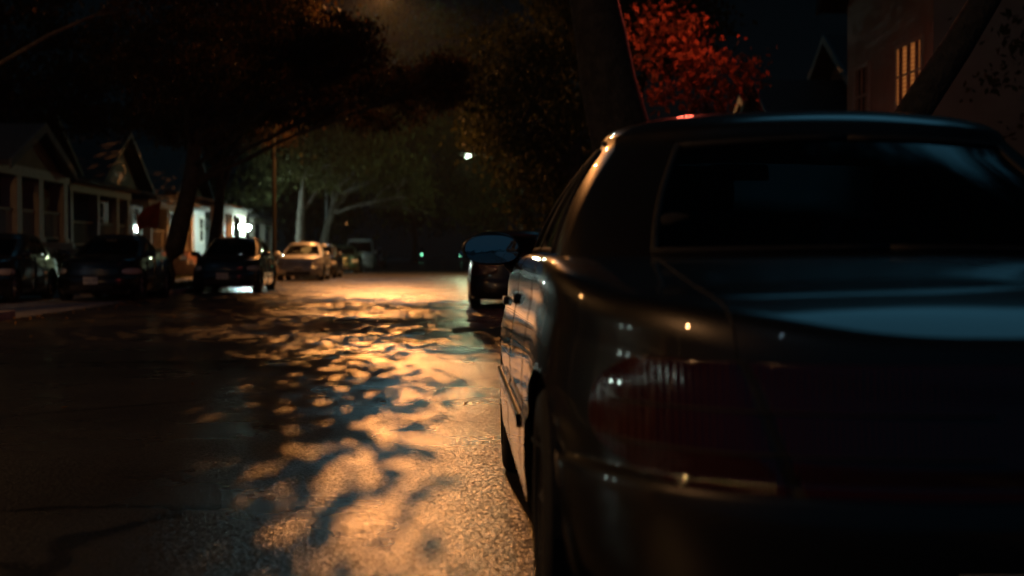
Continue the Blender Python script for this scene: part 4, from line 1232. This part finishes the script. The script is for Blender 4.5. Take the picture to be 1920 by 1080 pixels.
hatch = Car(paint='paint_blue', L=4.4, W=.89, wr=.85, wf=3.45, deck=([0, .2, .6, 1.1, 1.6, 3.0, 3.35, 4.0, 4.3, 4.4], [.90, .93, .95, .97, .98, .97, .94, .84, .76, .70]),
            roof=([.4, .9, 1.8, 2.5, 2.9], [1.38, 1.43, 1.46, 1.42, 1.36]), gb=(.79, .22, 3.42), gt=(.62, .60, 2.45), gR=(.45, .75), doors=(1.30, 2.2, 3.1), lamp_r=(.45, .98, .66, .88), Rr=.6, nr=3.6, lid=False)
build_car('parked_car', 'dark blue hatchback with pale licence plate, nearest in the left row', 'car', 'cars parked along the left kerb', hatch, (-5.95, 36+2.2, 0), PI, plate='KDX 517')
sil = Car(paint='paint_silver', L=4.6, wf=3.6, deck=([0, .25, .7, 1.1, 1.6, 3.2, 3.5, 4.1, 4.5, 4.6], [.92, .95, .97, .98, .98, .97, .95, .88, .80, .74]), gb=(.80, .8, 3.58), gt=(.60, 1.4, 2.6), doors=(1.5, 2.4, 3.3), wr=.95,
          roof=([1.2, 1.6, 2.1, 2.7, 3.1], [1.38, 1.42, 1.44, 1.41, 1.35]), lamp_r=(.45, .98, .62, .84), Rr=.8)
build_car('parked_car', 'silver sedan with lit bonnet, second in the left row', 'car', 'cars parked along the left kerb', sil, (-5.85, 52.5+2.3, 0), PI, plate='PWH 208')
for (lb, pn, x, y, plt_) in (('dark car tucked behind the silver sedan', 'paint_black', -5.8, 60.2, 'BNR 731'),
                             ('dark green sedan with glinting lamps, fourth in the left row', 'paint_green', -5.9, 75, 'GHT 640'),
                             ('maroon car far down the left row past the pale van', 'paint_maroon', -5.8, 101, 'FJD 155')):
    build_car('parked_car', lb, 'car', 'cars parked along the left kerb', Car(**{**sil.__dict__, 'paint': pn}), (x, y, 0), PI, plate=plt_)
build_car('parked_car', 'unlit dark sedan on the left driveway', 'car', 'cars on the left driveway', Car(**{**sil.__dict__, 'paint': 'paint_black'}), (-7.75, 30+2.3, 0), PI, plate='MKC 394')
build_car('parked_car', 'dark car cut by the left picture edge, on the driveway before the gabled porch', 'car', 'cars on the left driveway', Car(**{**hatch.__dict__, 'paint': 'paint_black'}), (-10.05, 28.6+2.2, 0), PI, plate='TRB 822')
# van
van = Car(paint='paint_white', L=5.0, W=.96, wr=1.0, wf=3.95, tr=.35, arch=.42, deck=([0, .3, 1.1, 2, 3.6, 4.1, 4.6, 4.9, 5.0], [1.05, 1.07, 1.08, 1.08, 1.08, 1.06, 1.0, .94, .90]),
          roof=([.2, .6, 1.8, 2.9, 3.4], [1.86, 1.92, 1.95, 1.92, 1.86]), gb=(.90, .12, 4.15), gt=(.78, .26, 3.2), gR=(.4, .8), doors=(1.6, 2.6, 3.6), lamp_r=(.7, .98, .70, 1.0), Rr=.5, nr=4, lid=False, gn=(4, 3))
build_car('parked_van', 'tall pale van parked far down the left row', 'van', 'cars parked along the left kerb', van, (-5.9, 88.5, 0), PI, plate='VDS 968')
# green signal light
bpy.data.objects.remove(gl_)
def signal(label, x, y, h):
    root = empty('traffic_light', (x, y, .0), 0, label, 'traffic light', 'green signals at the far junction')
    bm = bmesh.new(); tube(bm, [(0, 0, 0), (0, 0, h+.5)], .06, 8); from_bm('pole', bm, M['steel'], root)
    bm = bmesh.new(); bx(bm, -.17, .17, -.32, -.07, h-.25, h+.75, .03); from_bm('signal_box', bm, M['plastic'], root)
    for k_, m_ in enumerate(('green_bulb', 'plastic', 'plastic')):
        bm = bmesh.new(); lathe(bm, [(0, -.03), (.11, -.01), (.11, .02), (0, .02)], (0, -.335, h-.05+.3*k_), 'y', 16); from_bm('signal_lens', bm, M[m_], root)
        bm = bmesh.new(); lathe(bm, [(.13, -.18), (.13, 0), (.125, 0), (.125, -.18)], (0, -.32, h-.05+.3*k_), 'y', 16, closed=True); from_bm('visor', bm, M['plastic'], root)
signal('green signal on its post at the left end of the far junction', -3.9, 172, 1.0)
signal('green signal on its post at the right end of the far junction', .9, 178, .95)

# a flat box on the parcel shelf
bb = box('shelf_box', (-.22, .22, -.09, .09, 0, .07), M['bin'], bev=.015)
bb.location = (1.42, RY+1.30, near.F(0, 1.3)-.045+.02)
tag(bb, 'flat teal box lying on the parcel shelf behind the rear window', 'box')

# the damp night air
bm = bmesh.new(); bx(bm, -70, 70, -40, 240, -1.2, 30)
hz = bpy.data.materials.new('night_air'); hz.use_nodes = True
t_ = hz.node_tree; t_.nodes.clear(); o_ = t_.nodes.new('ShaderNodeOutputMaterial'); v_ = t_.nodes.new('ShaderNodeVolumePrincipled')
v_.inputs['Color'].default_value = (.85, .9, .92, 1); v_.inputs['Density'].default_value = .00015; v_.inputs['Anisotropy'].default_value = .3
t_.links.new(v_.outputs[0], o_.inputs['Volume'])
tag(from_bm('haze', bm, hz), 'thin damp night air filling the street', 'haze', kind='stuff')
